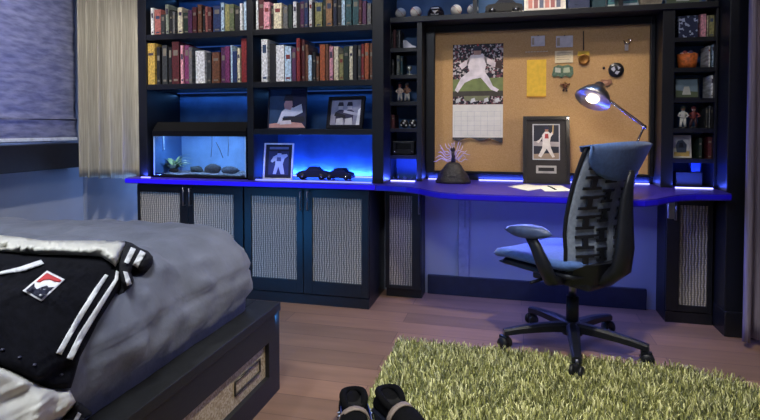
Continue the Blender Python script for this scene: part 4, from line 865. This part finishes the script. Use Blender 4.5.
for k, (ins, z) in enumerate(ringd):
    for i, (x, yv) in enumerate(outline(ins, .10)):
        n1 = noise.noise(Vector((x*2.2, yv*2.2, z*2.2))); n2 = noise.noise(Vector((x*6, yv*6, z*7))); n3 = noise.noise(Vector((x*3+4, yv*14, z*5)))
        amp = .015 if k > 1 else .002; n5 = 1-abs(noise.noise(Vector((x*7+3*yv, yv*7, z*9+5))))*2
        cx, cy = (x-(DX0+DX1)/2), (yv-(DY0+DY1)/2); d = Vector((cx*.3, cy, 0)).normalized() if k < 20 else Vector((0, 0, 0))
        dd = amp*(n1*1.0+n2*.7)+(.010*n3 if 3 < k < 20 else .003*n3)+(.011*n5 if k > 1 else 0)
        seam = 0
        if k > 2:
            for sy in (.62, 1.06, 1.50): seam -= .016*math.exp(-((yv-sy)/.016)**2)
            for sx_ in (-1.55, -2.0, -2.5): seam -= .012*math.exp(-((x-sx_)/.014)**2)
        up = min(1, k/22)
        ex = 1 if abs(x-DX1) < .25 and k < 20 else 0
        vs.append((x+(d.x*dd)+(ex*(dd+seam)*(1-up)), yv+d.y*(dd+seam*(1-up)), z+(dd+seam)*up if k > 0 else z))
for k in range(len(ringd)-1):
    for i in range(NO): fs.append([k*NO+i, k*NO+(i+1) % NO, (k+1)*NO+(i+1) % NO, (k+1)*NO+i])
fs.append([(len(ringd)-1)*NO+i for i in range(NO)]); fs.append(list(range(NO))[::-1])
DUV = mat('duvet_cotton', (112, 115, 126), .9, var=.14, scale=9, bump=.45, bscale=22, sheen=.15)
DVV, DVF = [Vector(v) for v in vs], [f for f in fs]
m = MB(); m.mesh(vs, fs, DUV); tag(m.build('duvet'), 'thick slate-grey quilted duvet covering the platform bed', 'duvet')
BVH = BVHTree.FromPolygons(DVV, DVF)

# ------------------------------------------------------------------ varsity jacket draped on the duvet
EYE = Vector((0, 0, CH))
def hit(px, py, bv=None):
    bv = bv or BVH; r = ray(px, py).normalized(); h = bv.ray_cast(EYE, r)
    if h[0] is None: h = bv.find_nearest(onZ(px, py, .6)); return h[0], Vector((0, 0, 1))
    n = h[1] if h[1].dot(r) < 0 else -h[1]
    return h[0], n
LASTB = [None]
def shit(px, py, bv=None):
    q, n = hit(px, py, bv); ns = n.copy(); d = 7 if bv is None else 4
    for a, b in ((d, 0), (-d, 0), (0, d), (0, -d), (d*.7, d*.7), (-d*.7, -d*.7), (d*.7, -d*.7), (-d*.7, d*.7)):
        q2, n2 = hit(px+a, py+b, bv)
        if (q2-q).length < .25: ns += n2
    return q, ns.normalized()
def dist_poly(p, poly):
    best = 1e9
    for i in range(len(poly)):
        a, b = Vector(poly[i]), Vector(poly[(i+1) % len(poly)]); ab = b-a; t = max(0, min(1, (p-a).dot(ab)/max(ab.length_squared, 1e-9))); best = min(best, (p-(a+ab*t)).length)
    return best
def cloth(polyp, name, mm, parent, base=.002, puff=.012, edge=5., wr=.003, step=2.6, seed=0, bv=None):
    bd = []
    for i in range(len(polyp)):
        a, b = Vector(polyp[i]), Vector(polyp[(i+1) % len(polyp)]); k = max(1, int((b-a).length/step))
        for j in range(k): bd.append(a.lerp(b, j/k))
    nb = len(bd); pts = list(bd)
    x0, x1 = min(p.x for p in bd), max(p.x for p in bd); y0, y1 = min(p.y for p in bd), max(p.y for p in bd)
    yy = y0
    while yy < y1:
        xx = x0
        while xx < x1:
            p = Vector((xx, yy)); ins = False; j = nb-1
            for i in range(nb):
                if (bd[i].y > yy) != (bd[j].y > yy) and xx < (bd[j].x-bd[i].x)*(yy-bd[i].y)/(bd[j].y-bd[i].y)+bd[i].x: ins = not ins
                j = i
            if ins and dist_poly(p, bd) > step*.45: pts.append(p)
            xx += step
        yy += step
    r = geometry.delaunay_2d_cdt(pts, [(i, (i+1) % nb) for i in range(nb)], [], 1, 1e-5)
    V2, FF = r[0], r[2]; top, bot = [], []
    for p in V2:
        q, n = shit(p.x, p.y, bv); d = dist_poly(p, bd); e = min(1, d/edge); e = math.sqrt(max(0, 1-(1-e)**2))
        w = wr*(1.3*noise.noise(Vector((q.x*7, q.y*7, q.z*7+seed)))+.3*noise.noise(Vector((q.x*14, q.y*9, seed+3)))) if wr else 0
        off = base+puff*e+w*e; rr = ray(p.x, p.y).normalized()
        if bv is None:
            t_ = q-rr*(off/max(.22, abs(rr.dot(n)))); dn = BVH.find_nearest(t_); b_ = dn[0] if dn[0] else q
            top.append(t_); bot.append(b_+Vector((0, 0, .0008)))
        else: kk = 1/max(.3, abs(rr.dot(n))); top.append(q-rr*off*kk); bot.append(q-rr*.0006)
    n_ = len(top); fs = [list(f) for f in FF]+[[n_+i for i in f][::-1] for f in FF]
    from collections import Counter
    ec = Counter()
    for f in FF:
        for i in range(3): ec[tuple(sorted((f[i], f[(i+1) % 3])))] += 1
    for f in FF:
        for i in range(3):
            a, b = f[i], f[(i+1) % 3]
            if ec[tuple(sorted((a, b)))] == 1: fs.append([a, n_+a, n_+b, b])
    LASTB[0] = BVHTree.FromPolygons(top, [list(f) for f in FF]); m = MB(); m.mesh(top+bot, fs, mm); return m.build(name, parent)
q, _ = hit(60, 320)
jk = thing('varsity_jacket', 'black and cream varsity jacket with striped cuffs lying across the duvet', 'jacket', tuple(q))
JB = mat('black_wool', (15, 15, 20), .95, var=.3, scale=60, bump=.15, bscale=200); JW = mat('cream_leather', (222, 218, 202), .55, var=.05, scale=12, bump=.12, bscale=30); RIB = mat('black_rib_knit', (14, 14, 19), .95, bump=.1, bscale=300); RW = mat('white_rib_knit', (226, 226, 222), .9)
body = cloth([(-70, 250), (0, 251), (40, 255), (80, 255), (112, 256), (120, 262), (123, 272), (121, 286), (110, 303), (98, 322), (88, 342), (80, 357), (75, 375), (71, 388), (60, 389), (48, 386), (36, 382), (18, 372), (0, 365), (-40, 352), (-80, 340)], 'jacket_body', JB, jk, .010, .016, 8, .006); BODYB = LASTB[0]
cloth([(-80, 226), (0, 235), (20, 237), (43, 240.5), (85, 240.5), (123, 240.5), (127, 243), (122, 255), (116, 268), (108, 262), (100, 257), (60, 255), (30, 253), (0, 251), (-80, 246)], 'sleeve', JW, jk, .012, .045, 10, .006, seed=5)
cf = cloth([(125, 241), (132, 243), (140, 248), (148, 251), (153, 257), (153, 263), (148, 269), (141, 271), (134, 267), (131, 272), (134, 280), (132, 286), (127, 289), (122, 284), (119, 275), (118, 266), (120, 253)], 'cuff', RIB, jk, .012, .035, 8, .003, 2.0); CB = LASTB[0]
for pts in ([(131, 247), (136, 249), (128.5, 264), (124, 262)], [(140.5, 250), (146, 253), (137.5, 268), (132.5, 265)], [(123, 271), (127.5, 272), (132, 284), (127, 286)]): cloth(pts, 'cuff_stripe', RW, cf, .004, .001, 2, 0, 1.2, bv=CB)
sl = cloth([(-80, 344), (-40, 355), (0, 366.5), (18, 374), (36, 383.5), (48, 388), (60, 390.5), (70, 390), (73, 396), (76, 402), (70, 411), (62, 421), (40, 440), (-80, 440)], 'sleeve', JW, jk, .006, .030, 10, .006, seed=9)
cf2 = cloth([(76, 401.5), (83, 405), (92, 412), (92, 440), (45, 440), (63, 420)], 'cuff', RIB, jk, .006, .026, 8, .003, 2.5); CB = LASTB[0]
for pts in ([(78, 412), (81.5, 414), (70, 436), (66, 434)], [(88, 418), (91, 420), (82, 438), (78, 436)]): cloth(pts, 'cuff_stripe', RW, cf2, .001, .002, 2, 0, 1.5, bv=CB)
for pts in ([(105, 274), (108.5, 275.5), (98, 292), (84, 315), (71, 337), (61.5, 355), (56, 353), (66, 335), (80, 311), (94, 289)], [(116, 270), (119, 272), (118, 280), (111, 292), (96, 317), (84, 337), (72.5, 360), (66.5, 358), (79, 333), (92, 313), (107, 290), (114.5, 279)]): cloth(pts, 'rib_stripe', RW, jk, .0035, .001, 1.5, 0, 1.6, bv=BODYB)
cloth([(-40, 279), (0, 271.5), (21, 266.5), (41, 259.5), (44.3, 263.8), (25, 271), (0, 274.5), (-40, 283)], 'pocket_welt', RW, jk, .0035, .003, 2, 0, 2, bv=BODYB)
A_, B_, C2, D_ = Vector((22.5, 290.7)), Vector((41.4, 301.6)), Vector((65, 279.4)), Vector((47, 270.5))
def lg(u, v): p = (B_.lerp(C2, u)).lerp(A_.lerp(D_, u), v); return (p.x, p.y)
lo = cloth([lg(0, 0), lg(1, 0), lg(1, 1), lg(0, 1)], 'league_patch', P((232, 230, 228), .8), jk, .0035, .0005, 1, 0, 2, bv=BODYB)
bl_ = [(.07, .09), (.62, .09), (.52, .28), (.55, .40), (.42, .52), (.28, .60), (.32, .78), (.42, .91), (.07, .91)]
rd2 = [(.93, .09), (.93, .91), (.50, .91), (.54, .76), (.66, .72), (.76, .56), (.78, .34), (.84, .09)]
cloth([lg(*p) for p in bl_], 'patch_dark_field', P((22, 24, 44), .8), lo, .0055, .0004, 1, 0, 1.5, bv=BODYB)
cloth([lg(*p) for p in rd2], 'patch_red_field', P((196, 60, 60), .8), lo, .0055, .0004, 1, 0, 1.5, bv=BODYB)
cloth([lg(*p) for p in ((.13, .24), (.20, .20), (.21, .30), (.15, .33))], 'patch_ball', P((230, 228, 226), .8), lo, .0068, .0004, 1, 0, 1, bv=BODYB)
for px, py in ((2, 350), (34, 365), (61, 375), (19, 357.5)):
    q, n = hit(px, py, BODYB); m = MB(); m.ball(q+n*.001, .0045, mat('snap_stud', (60, 60, 74), .45, metal=.4), 10, (1, 1, .6)); m.build('snap_button', jk)

# ------------------------------------------------------------------ task chair
ch = thing('task_chair', 'black and blue-grey ergonomic task chair with ribbed back turned from the desk', 'chair', (.306, 2.72, 0), 0); ch.rotation_euler = (0, 0, R(50)); WPOS.pop(ch.name, None)
FRM = mat('chair_graphite', (20, 22, 30), .4, bump=.04); SEATF = mat('chair_blue_fabric', (66, 98, 158), .85, var=.15, scale=60, bump=.1, bscale=300, sheen=.3); BKF = mat('chair_back_mesh', (128, 138, 158), .6, var=.15, scale=50)
RZ = 50
bb = MB(); bb.lathe([(.001, .075), (.05, .075), (.056, .09), (.045, .125), (.034, .14), (.001, .14)], FRM, 24); bb = bb.build('base_hub', ch, False)
for k in range(5):
    a = R(267+72*k-RZ); d = Vector((math.cos(a), math.sin(a), 0)); sv = Vector((-d.y, d.x, 0))
    vs, fs = [], []; n = 9
    for i in range(n):
        u = i/(n-1); c = d*(.03+.31*u); z = .112-.028*u**2; wdt = .030-.010*u; th = .022-.008*u
        for (s_, t_) in ((-1, -1), (-1, .5), (-.5, 1), (.5, 1), (1, .5), (1, -1)): vs.append(c+sv*wdt*s_+Vector((0, 0, z+th*t_)))
    for i in range(n-1):
        for j in range(6): fs.append([i*6+j, i*6+(j+1) % 6, (i+1)*6+(j+1) % 6, (i+1)*6+j])
    fs += [list(range(6))[::-1], [(n-1)*6+j for j in range(6)]]
    m = MB(); m.mesh(vs, fs, FRM, False); lgm = m.build('base_leg', ch, False)
    e = d*.335; m = MB(); m.tube([e+Vector((0, 0, .055)), e+Vector((0, 0, .088))], .009, STEEL, 8)
    m.box(-.012, .012, -.02, .028, .030, .066, FRM, bev=.006, M=Matrix.Translation(e) @ Matrix.Rotation(a+R(70+k*37), 4, 'Z')); cst = m.build('caster', ch, False)
    Mr = Matrix.Rotation(a+R(70+k*37), 4, 'Z')
    for sg in (-1, 1):
        m = MB(); Mw = Mr @ Matrix.Rotation(R(90), 4, 'Y'); m.lathe([(.001, -.008), (.026, -.008), (.030, 0), (.026, .008), (.001, .008)], DKPL, 20, e+Mr @ Vector((sg*.019, 0, .0305)), Mw); m.build('caster_wheel', cst, False)
m = MB(); m.tube([(0, 0, .13), (0, 0, .26)], .030, FRM, 18); m.tube([(0, 0, .26), (0, 0, .36)], .018, STEEL, 16); m.build('gas_column', ch, False)
m = MB(); m.box(-.11, .11, -.16, .16, .335, .395, FRM, bev=.018); m.box(-.16, .16, .02, .12, .35, .385, FRM, bev=.012); m.tube([(-.11, .05, .365), (-.25, .06, .355)], .008, FRM, 8); m.tube([(.11, .05, .365), (.25, .06, .355)], .008, FRM, 8); m.build('tilt_mechanism', ch, False)
# seat
def slab(nx_, ny_, f, th, mm, name):
    vs, fs = [], []
    for s_ in (0, 1):
        for j in range(ny_+1):
            for i in range(nx_+1):
                u, v = i/nx_*2-1, j/ny_*2-1; p = f(u, v); e = max(abs(u), abs(v)); k = math.sqrt(max(0, 1-e**6)); vs.append(p[0]+p[1]*(th*.5*k*(1 if s_ else -1)))
    W2 = (nx_+1)*(ny_+1)
    for j in range(ny_):
        for i in range(nx_): a = j*(nx_+1)+i; q = [a, a+1, a+nx_+2, a+nx_+1]; fs += [q[::-1], [W2+k for k in q]]
    m = MB(); m.mesh(vs, fs, mm); bmesh.ops.remove_doubles(m.bm, verts=m.bm.verts, dist=1e-5); return m.build(name, ch, False)
def sq2c(u, v, p=.22):   # squircle plan
    return u*(1-p*v*v*.5), v*(1-p*u*u*.5)
def seatf(u, v):
    a, b = sq2c(u, v); x, yv = a*.255, .085+b*.265; z = .452+.014*abs(a)**3+.018*(b < -.6)*(-b-.6)*2-.028*max(0, b-.55)**1.3*2; return Vector((x, yv, z)), Vector((0, 0, 1))
slab(20, 20, seatf, .06, SEATF, 'seat')
def panf(u, v): a, b = sq2c(u, v); return Vector((a*.235, .075+b*.245, .412-.02*max(0, b-.6))), Vector((0, 0, 1))
slab(14, 14, panf, .045, FRM, 'seat_pan')
# backrest profile
BP = [(.405, -.120), (.46, -.138), (.54, -.143), (.62, -.140), (.70, -.148), (.80, -.168), (.90, -.192), (1.0, -.222), (1.045, -.238)]
def bprof(z):
    return bprof0(z)-.03
def bprof0(z):
    for (z0, y0), (z1, y1) in zip(BP, BP[1:]):
        if z <= z1: t = (z-z0)/(z1-z0); return y0+(y1-y0)*t
    return BP[-1][1]
def bwid(z): t = (z-.405)/.64; return .195+.058*math.sin(min(1, t*1.1)*math.pi/2)-.012*t*t
def backf(u, z, off=0):
    w = bwid(z); x = u*w; curve = .075*u*u*(1-.35*(z-.4)/.6); yv = bprof(z)+curve-off; return Vector((x, yv, z-.035*(z-.4)/.64))
def bsurf(u, v):
    z = .725+.32*v; p = backf(u, z); e = .004; tx = backf(min(1, u+e), z)-backf(max(-1, u-e), z); tz = backf(u, min(1.045, z+e))-backf(u, max(.405, z-e)); n = tx.cross(tz).normalized()
    return p, n
slab(22, 34, lambda u, v: bsurf(u*(1-.12*max(0, abs(v)-.8)*3), v), .030, BKF, 'backrest')
def rib(u0, u1, z0, z1, off=.019, th=.007):
    vs = []; k = 4
    for s_ in (0, 1):
        for j in range(2):
            for i in range(k+1):
                u = u0+(u1-u0)*i/k; z = (z0, z1)[j]; vs.append(backf(u, z, off+th*s_))
    W2 = 2*(k+1); fs = []
    for i in range(k):
        q = [i, i+1, k+2+i, k+1+i]; fs += [q, [W2+a for a in q][::-1], [i, i+1, W2+i+1, W2+i], [k+1+i, k+2+i, W2+k+2+i, W2+k+1+i]]
    fs += [[0, k+1, W2+k+1, W2], [k, 2*k+1, W2+2*k+1, W2+k]]
    return vs, fs
for sg in (-1, 1):          # H-shaped pixel supports, two columns per side
    for r_ in range(6):
        zc = .49+r_*.096
        for (ua, ub) in ((.50, .88), (.14, .42)):
            m = MB(); a, b = sorted((sg*ua, sg*ub)); um = (a+b)/2; zz = zc+(.03 if ua < .3 else 0)
            for (u0, u1, z0, z1) in ((a, b, zz+.019, zz+.033), (a, b, zz-.033, zz-.019), (um-.055, um+.055, zz-.021, zz+.021)):
                v_, f_ = rib(u0, u1, z0, z1); m.mesh(v_, f_, FRM, False)
            if ua < .3: v_, f_ = rib(min(um, sg*.62), max(um, sg*.62), zz-.006, zz+.004); m.mesh(v_, f_, FRM, False)
            m.build('back_support', ch, False)

# rim of the back
rimp = [backf(-.99, .43+.61*i/16, -.002) for i in range(17)]+[backf(-1+2*i/16, 1.045, -.002) for i in range(1, 16)]+[backf(.99, 1.04-.61*i/16, -.002) for i in range(17)]
m = MB(); m.tube(rimp, .0095, FRM, 8); m.build('back_rim', ch, False)
# lower back shroud
vs, fs = [], []
m = MB(); v_, f_ = rib(-.99, .99, .37, .475, .016, .030); m.mesh(v_, f_, FRM, False); m.build('lumbar_shroud', ch, False)
# spine: wide central support from tilt up to two thirds
sp = [(0, -.07, .37), (0, -.18, .385), (0, -.248, .45), (0, -.263, .55), (0, -.264, .65), (0, -.268, .76), (0, -.280, .84), (0, -.290, .90)]
m = MB(); m.tube(sp, [.050, .062, .068, .062, .052, .042, .030, .016], FRM, 12, flat=.55)
m.build('spine', ch, False)
# blue headband wrapping over the top
vs, fs = [], []; nu, nv = 24, 10
for j in range(nv+1):
    for i in range(nu+1):
        u = -1.03+2.06*i/nu; drop = .175*math.sqrt(max(0, 1-abs(u/1.03)**2.2)); v = j/nv
        z = 1.062-.012*abs(u)**2-drop*v if v > .05 else 1.062-.012*u*u
        p = backf(max(-1, min(1, u)), min(z, 1.045), .024+.006*math.sin(math.pi*v)); p.z = z-.034; p.x = u*bwid(1.02)*1.02
        vs.append(p)
for i in range(nu+1):   # front roll
    u = -1.03+2.06*i/nu; p = backf(max(-1, min(1, u)), 1.045, -.026); p.z = 1.021-.012*u*u; p.x = u*bwid(1.02)*1.02; vs.append(p)
for i in range(nu+1):
    u = -1.03+2.06*i/nu; p = backf(max(-1, min(1, u)), 1.02, -.018); p.x = u*bwid(1.02)*.97; vs.append(p)
for j in range(nv):
    for i in range(nu): a = j*(nu+1)+i; fs.append([a, a+1, a+nu+2, a+nu+1])
o1 = (nv+1)*(nu+1)
for i in range(nu): fs.append([i, i+1, o1+i+1, o1+i]); fs.append([o1+i, o1+i+1, o1+nu+2+i, o1+nu+1+i])
m = MB(); m.mesh(vs, fs, SEATF); o = m.build('headband', ch, False); md_ = o.modifiers.new('s', 'SOLIDIFY'); md_.thickness = .008; md_.offset = 0
# arms
for sg in (-1, 1):
    m = MB(); m.tube([(sg*.20, -.06, .385), (sg*.275, -.07, .40), (sg*.300, -.05, .47), (sg*.305, -.01, .55), (sg*.305, .02, .59)], [.030, .036, .036, .030, .028], FRM, 12, flat=.7)
    ar = m.build('armrest', ch, False)
    def padf(u, v): a, b = sq2c(u, v, .9); return Vector((sg*.300+a*.052, .04+b*.135, .622-.010*b*b-.012*(b > 0)*b)), Vector((0, 0, 1))
    vs, fs = [], []; nx_ = ny_ = 14
    for s_ in (0, 1):
        for j in range(ny_+1):
            for i in range(nx_+1):
                u, v = i/nx_*2-1, j/ny_*2-1; p = padf(u, v); e = max(abs(u), abs(v)); k = math.sqrt(max(0, 1-e**4)); dn = .5 if s_ else -(.9*(1-v*v)+.25); vs.append(p[0]+Vector((0, 0, .036*k*dn)))
    W2 = (nx_+1)*(ny_+1)
    for j in range(ny_):
        for i in range(nx_): a = j*(nx_+1)+i; q = [a, a+1, a+nx_+2, a+nx_+1]; fs += [q[::-1], [W2+k for k in q]]
    m = MB(); m.mesh(vs, fs, mat('arm_pad', (70, 84, 120), .45, bump=.03)); bmesh.ops.remove_doubles(m.bm, verts=m.bm.verts, dist=1e-5); m.build('arm_pad', ar, False)

# ------------------------------------------------------------------ shag rug
RX0, RX1, RY0, RY1 = -.555, 1.12, 1.15, 2.585
rug = thing('shag_rug', 'olive green shag rug with thick curly pile under the chair', 'rug', (.28, 1.87, 0))
RUGP = [(RX0, RY0), (RX1+.06, RY0), (RX1+.06, 2.16), (1.08, 2.36), (.96, 2.48), (.80, 2.56), (.62, RY1), (RX0, RY1)]
def in_rug(x, y): return not (x > .62 and y > 2.1) or all(((RUGP[i+1][0]-RUGP[i][0])*(y-RUGP[i][1])-(RUGP[i+1][1]-RUGP[i][1])*(x-RUGP[i][0])) >= 0 for i in range(2, 6))
m = MB(); m.prism([(a*.985+.004, b*.99+.018) for a, b in RUGP], .0005, .012, P((92, 96, 50), .9)); m.build('backing', rug)
vs, fs = [], []; NS = 30000; rnd = random.Random(3)
for k in range(NS):
    x, yv = rnd.uniform(RX0+.015, RX1+.05), rnd.uniform(RY0+.015, RY1-.015)
    if not in_rug(x, yv): continue
    t = rnd.uniform(0, 2*math.pi); d = Vector((math.cos(t), math.sin(t), 0)); ln_ = rnd.uniform(.028, .046); lean = rnd.uniform(.25, 1.0)*.8; w = rnd.uniform(.0020, .0034); s_ = Vector((-d.y, d.x, 0))
    h0 = noise.noise(Vector((x*9, yv*9, 0)))*.35+.85; ln_ *= h0
    p = Vector((x, yv, .010)); b0 = len(vs); cur = p; K = 3
    for i in range(K+1):
        u = i/K; ww = w*(1-.45*u); vs += [cur-s_*ww, cur+s_*ww]
        a = lean*(.35+1.3*u); cur = cur+(d*math.sin(a)+Vector((0, 0, math.cos(a))))*ln_/K
    for i in range(K): fs.append([b0+2*i, b0+2*i+1, b0+2*i+3, b0+2*i+2])
me = bpy.data.meshes.new('pile'); me.from_pydata([v-Vector((.28, 1.87, 0)) for v in vs], [], fs); me.materials.append(rug_mat()); o = bpy.data.objects.new('pile', me); COL.objects.link(o); o.parent = rug; o['kind'] = 'stuff'

# ------------------------------------------------------------------ shoes
SHB = mat('shoe_black', (4, 4, 6), .9, bump=.1); SHB.node_tree.nodes['Principled BSDF'].inputs['Specular IOR Level'].default_value = .15
for nm_ in ('hood_black', 'black_wool'): MATS[nm_].node_tree.nodes['Principled BSDF'].inputs['Specular IOR Level'].default_value = .15
SHBL = mat('shoe_blue', (24, 44, 110), .4)
def shoe(label, loc, ang, side, accent):
    root = thing('sneaker', label, 'shoe', loc, ang); WPOS.pop(root.name, None); root.scale = (1.18, 1.05, 1.15)
    st = [(-.14, .026, .020), (-.13, .036, .070), (-.115, .040, .088), (-.08, .041, .085), (-.04, .040, .072), (0, .043, .078), (.04, .048, .068), (.08, .051, .054), (.12, .046, .044), (.145, .032, .034), (.155, .012, .022)]
    n = 16; vs, fs = [], []
    for (yy, w, h) in st:
        bend = side*.010*math.sin((yy+.14)/.3*math.pi)
        for j in range(n):
            t = 2*math.pi*j/n; c, s_ = math.cos(t), math.sin(t); vs.append((bend+w*math.copysign(abs(c)**.8, c)*(1-.25*max(0, s_)), yy, .018+(h-.018)*(.5+.5*math.copysign(abs(s_)**.7, s_))))
    for i in range(len(st)-1):
        for j in range(n): fs.append([i*n+j, i*n+(j+1) % n, (i+1)*n+(j+1) % n, (i+1)*n+j])
    fs += [list(range(n)), [(len(st)-1)*n+j for j in range(n)][::-1]]
    m = MB(); m.mesh(vs, fs, SHB); m.build('upper', root, False)
    m = MB(); sole = [(side*.010*math.sin((yy+.14)/.3*math.pi)+sx_*(w+.003), yy) for sx_ in (1,) for yy, w, h in st]+[(side*.010*math.sin((yy+.14)/.3*math.pi)-(w+.003), yy) for yy, w, h in st[::-1]]
    m.prism(sole, 0, .024, P((30, 34, 46), .6)); m.build('sole', root, False)
    m = MB(); m.tube([(.034*math.cos(t)*1.0, -.075+.052*math.sin(t), .078-.014*math.sin(t)+.008*math.cos(2*t)) for t in [2*math.pi*i/20 for i in range(20)]], .011, SHB, 8, True); m.build('collar', root, False)
    m = MB(); m.lathe([(.001, 0), (.030, 0), (.036, .012), (.001, .010)], P((3, 3, 4), .95), 20, (0, -.075, .066), sq=1.5); m.build('insole', root, False)
    m = MB(); arc = [(side*.006+.050*math.cos(a), -.008+.004*math.sin(a), .030+.056*math.sin(a)) for a in [math.pi*i/10 for i in range(11)]]
    vs = []
    for (x, yy, z) in arc: vs += [(x, yy-.010, z), (x, yy+.010, z-.003)]
    m.mesh(vs, [[2*i, 2*i+1, 2*i+3, 2*i+2] for i in range(10)], P((128, 114, 104), .6)); o = m.build('strap', root, False); q = o.modifiers.new('s', 'SOLIDIFY'); q.thickness = .004
    if accent:
        for sg in (-1, 1):
            m = MB(); m.mesh([(sg*.043, -.11, .03), (sg*.047, -.02, .028), (sg*.047, .03, .03), (sg*.045, .0, .058), (sg*.043, -.06, .066)], [[0, 1, 2, 3, 4]], SHBL, False)
            o = m.build('side_panel', root, False); q = o.modifiers.new('s', 'SOLIDIFY'); q.thickness = .003
            for a in (0, .022): m = MB(); m.tube([(sg*.049, -.09+a, .03), (sg*.048, -.04+a, .056)], .0022, P((190, 205, 235)), 6); m.build('side_stripe', root, False)
    return root
shoe('black and royal blue sneaker with tan strap on the floorboards, the left of the pair', (-.515, 1.735, .012), R(204), 1, True)
shoe('black sneaker with tan strap, the right of the pair, resting on the rug edge', (-.362, 1.765, .028), R(222), -1, False)

# ------------------------------------------------------------------ room lights, inferred and added
def can(x, y, e, col=(1, .93, .85), tgt=None, spot=78, label='round recessed ceiling downlight', blend=.7):
    root = thing('ceiling_downlight', label, 'ceiling light', (x, y, ZC-.02), 0, 'recessed ceiling downlights')
    m = MB(); m.lathe([(.045, -.004), (.062, -.004), (.064, .0), (.064, .018), (.045, .018)], WHITE, 28, (x, y, ZC-.02)); m.build('trim_ring', root)
    m = MB(); m.lathe([(.001, .012), (.044, .012), (.044, .016), (.001, .016)], mat('downlight_lens', (255, 240, 220), .5, emit=4, var=0), 24, (x, y, ZC-.02)); m.build('lens', root)
    l = bpy.data.lights.new('downlight', 'SPOT'); l.energy = e; l.color = col; l.spot_size = R(spot); l.spot_blend = blend; l.shadow_soft_size = .06
    o = bpy.data.objects.new('downlight', l); COL.objects.link(o); o.location = (x, y, ZC-.035)
    d = (Vector(tgt)-Vector(o.location)) if tgt else Vector((0, 0, -1)); o.rotation_euler = d.to_track_quat('-Z', 'Y').to_euler()
CANS = [
 (-2.0, 1.75, 210, (1, .95, .88), (-3.15, 2.7, .95), 82, 'added recessed ceiling downlight aimed at the curtain and window'),  # spot added to brighten curtain, shade and left wall
 (-2.0, 2.15, 60, (1, .95, .9), (-2.0, 3.05, 1.6), 70, 'recessed ceiling downlight aimed at the left bookshelves'),
 (-1.2, 2.15, 60, (1, .95, .9), (-1.2, 3.05, 1.6), 70, 'recessed ceiling downlight aimed at the right-hand bookshelves'),
 (.15, 2.45, 110, (1, .88, .72), (.15, 3.40, 1.25), 62, 'recessed ceiling downlight aimed at the corkboard'),
 (1.05, 2.0, 24, (1, .9, .85), (1.12, 3.2, 1.3), 62, 'recessed ceiling downlight aimed at the right tower'),
 (.15, 1.5, 280, (1, .95, .80), (.15, 1.9, 0), 75, 'recessed ceiling downlight over the shag rug'),
 (-1.7, 1.0, 105, (.82, .88, 1), (-1.7, 1.1, .7), 90, 'recessed ceiling downlight over the bed'),
]
for x, y, e, c, t, s, lab in CANS: can(x, y, e, c, t, s, lab)
# daylight through the window
l = bpy.data.lights.new('daylight', 'AREA'); l.shape = 'RECTANGLE'; l.size = 2.2; l.size_y = 1.5; l.energy = 300; l.color = (.62, .74, 1); o = bpy.data.objects.new('daylight', l); COL.objects.link(o); o.location = (XL-.6, 2.1, 1.8); o.rotation_euler = (0, R(-90), 0)
# soft fill panel added on the ceiling behind the camera, out of view
pn = thing('added_fill_panel', 'added flat square fill light on the ceiling behind the camera', 'ceiling light', (-.6, .2, ZC-.03))
m = MB(); m.box(-.95, -.25, -.15, .55, ZC-.03, ZC, WHITE, bev=.004); m.build('housing', pn)
m = MB(); m.box(-.92, -.28, -.12, .52, ZC-.033, ZC-.030, mat('panel_diffuser', (235, 240, 255), .5, emit=2, var=0)); m.build('diffuser', pn)
l = bpy.data.lights.new('panel_fill', 'AREA'); l.shape = 'SQUARE'; l.size = .6; l.energy = 48; l.color = (.82, .88, 1); o = bpy.data.objects.new('panel_fill', l); COL.objects.link(o); o.location = (-.6, .2, ZC-.04)

wd = bpy.data.worlds.new('world'); bpy.context.scene.world = wd; wd.use_nodes = True; bg = wd.node_tree.nodes['Background']; bg.inputs[0].default_value = (.05, .09, .25, 1); bg.inputs[1].default_value = .6
vsn = bpy.context.scene.view_settings; vsn.view_transform = 'Standard'; vsn.look = 'None'; vsn.gamma = 1; vsn.exposure = 0
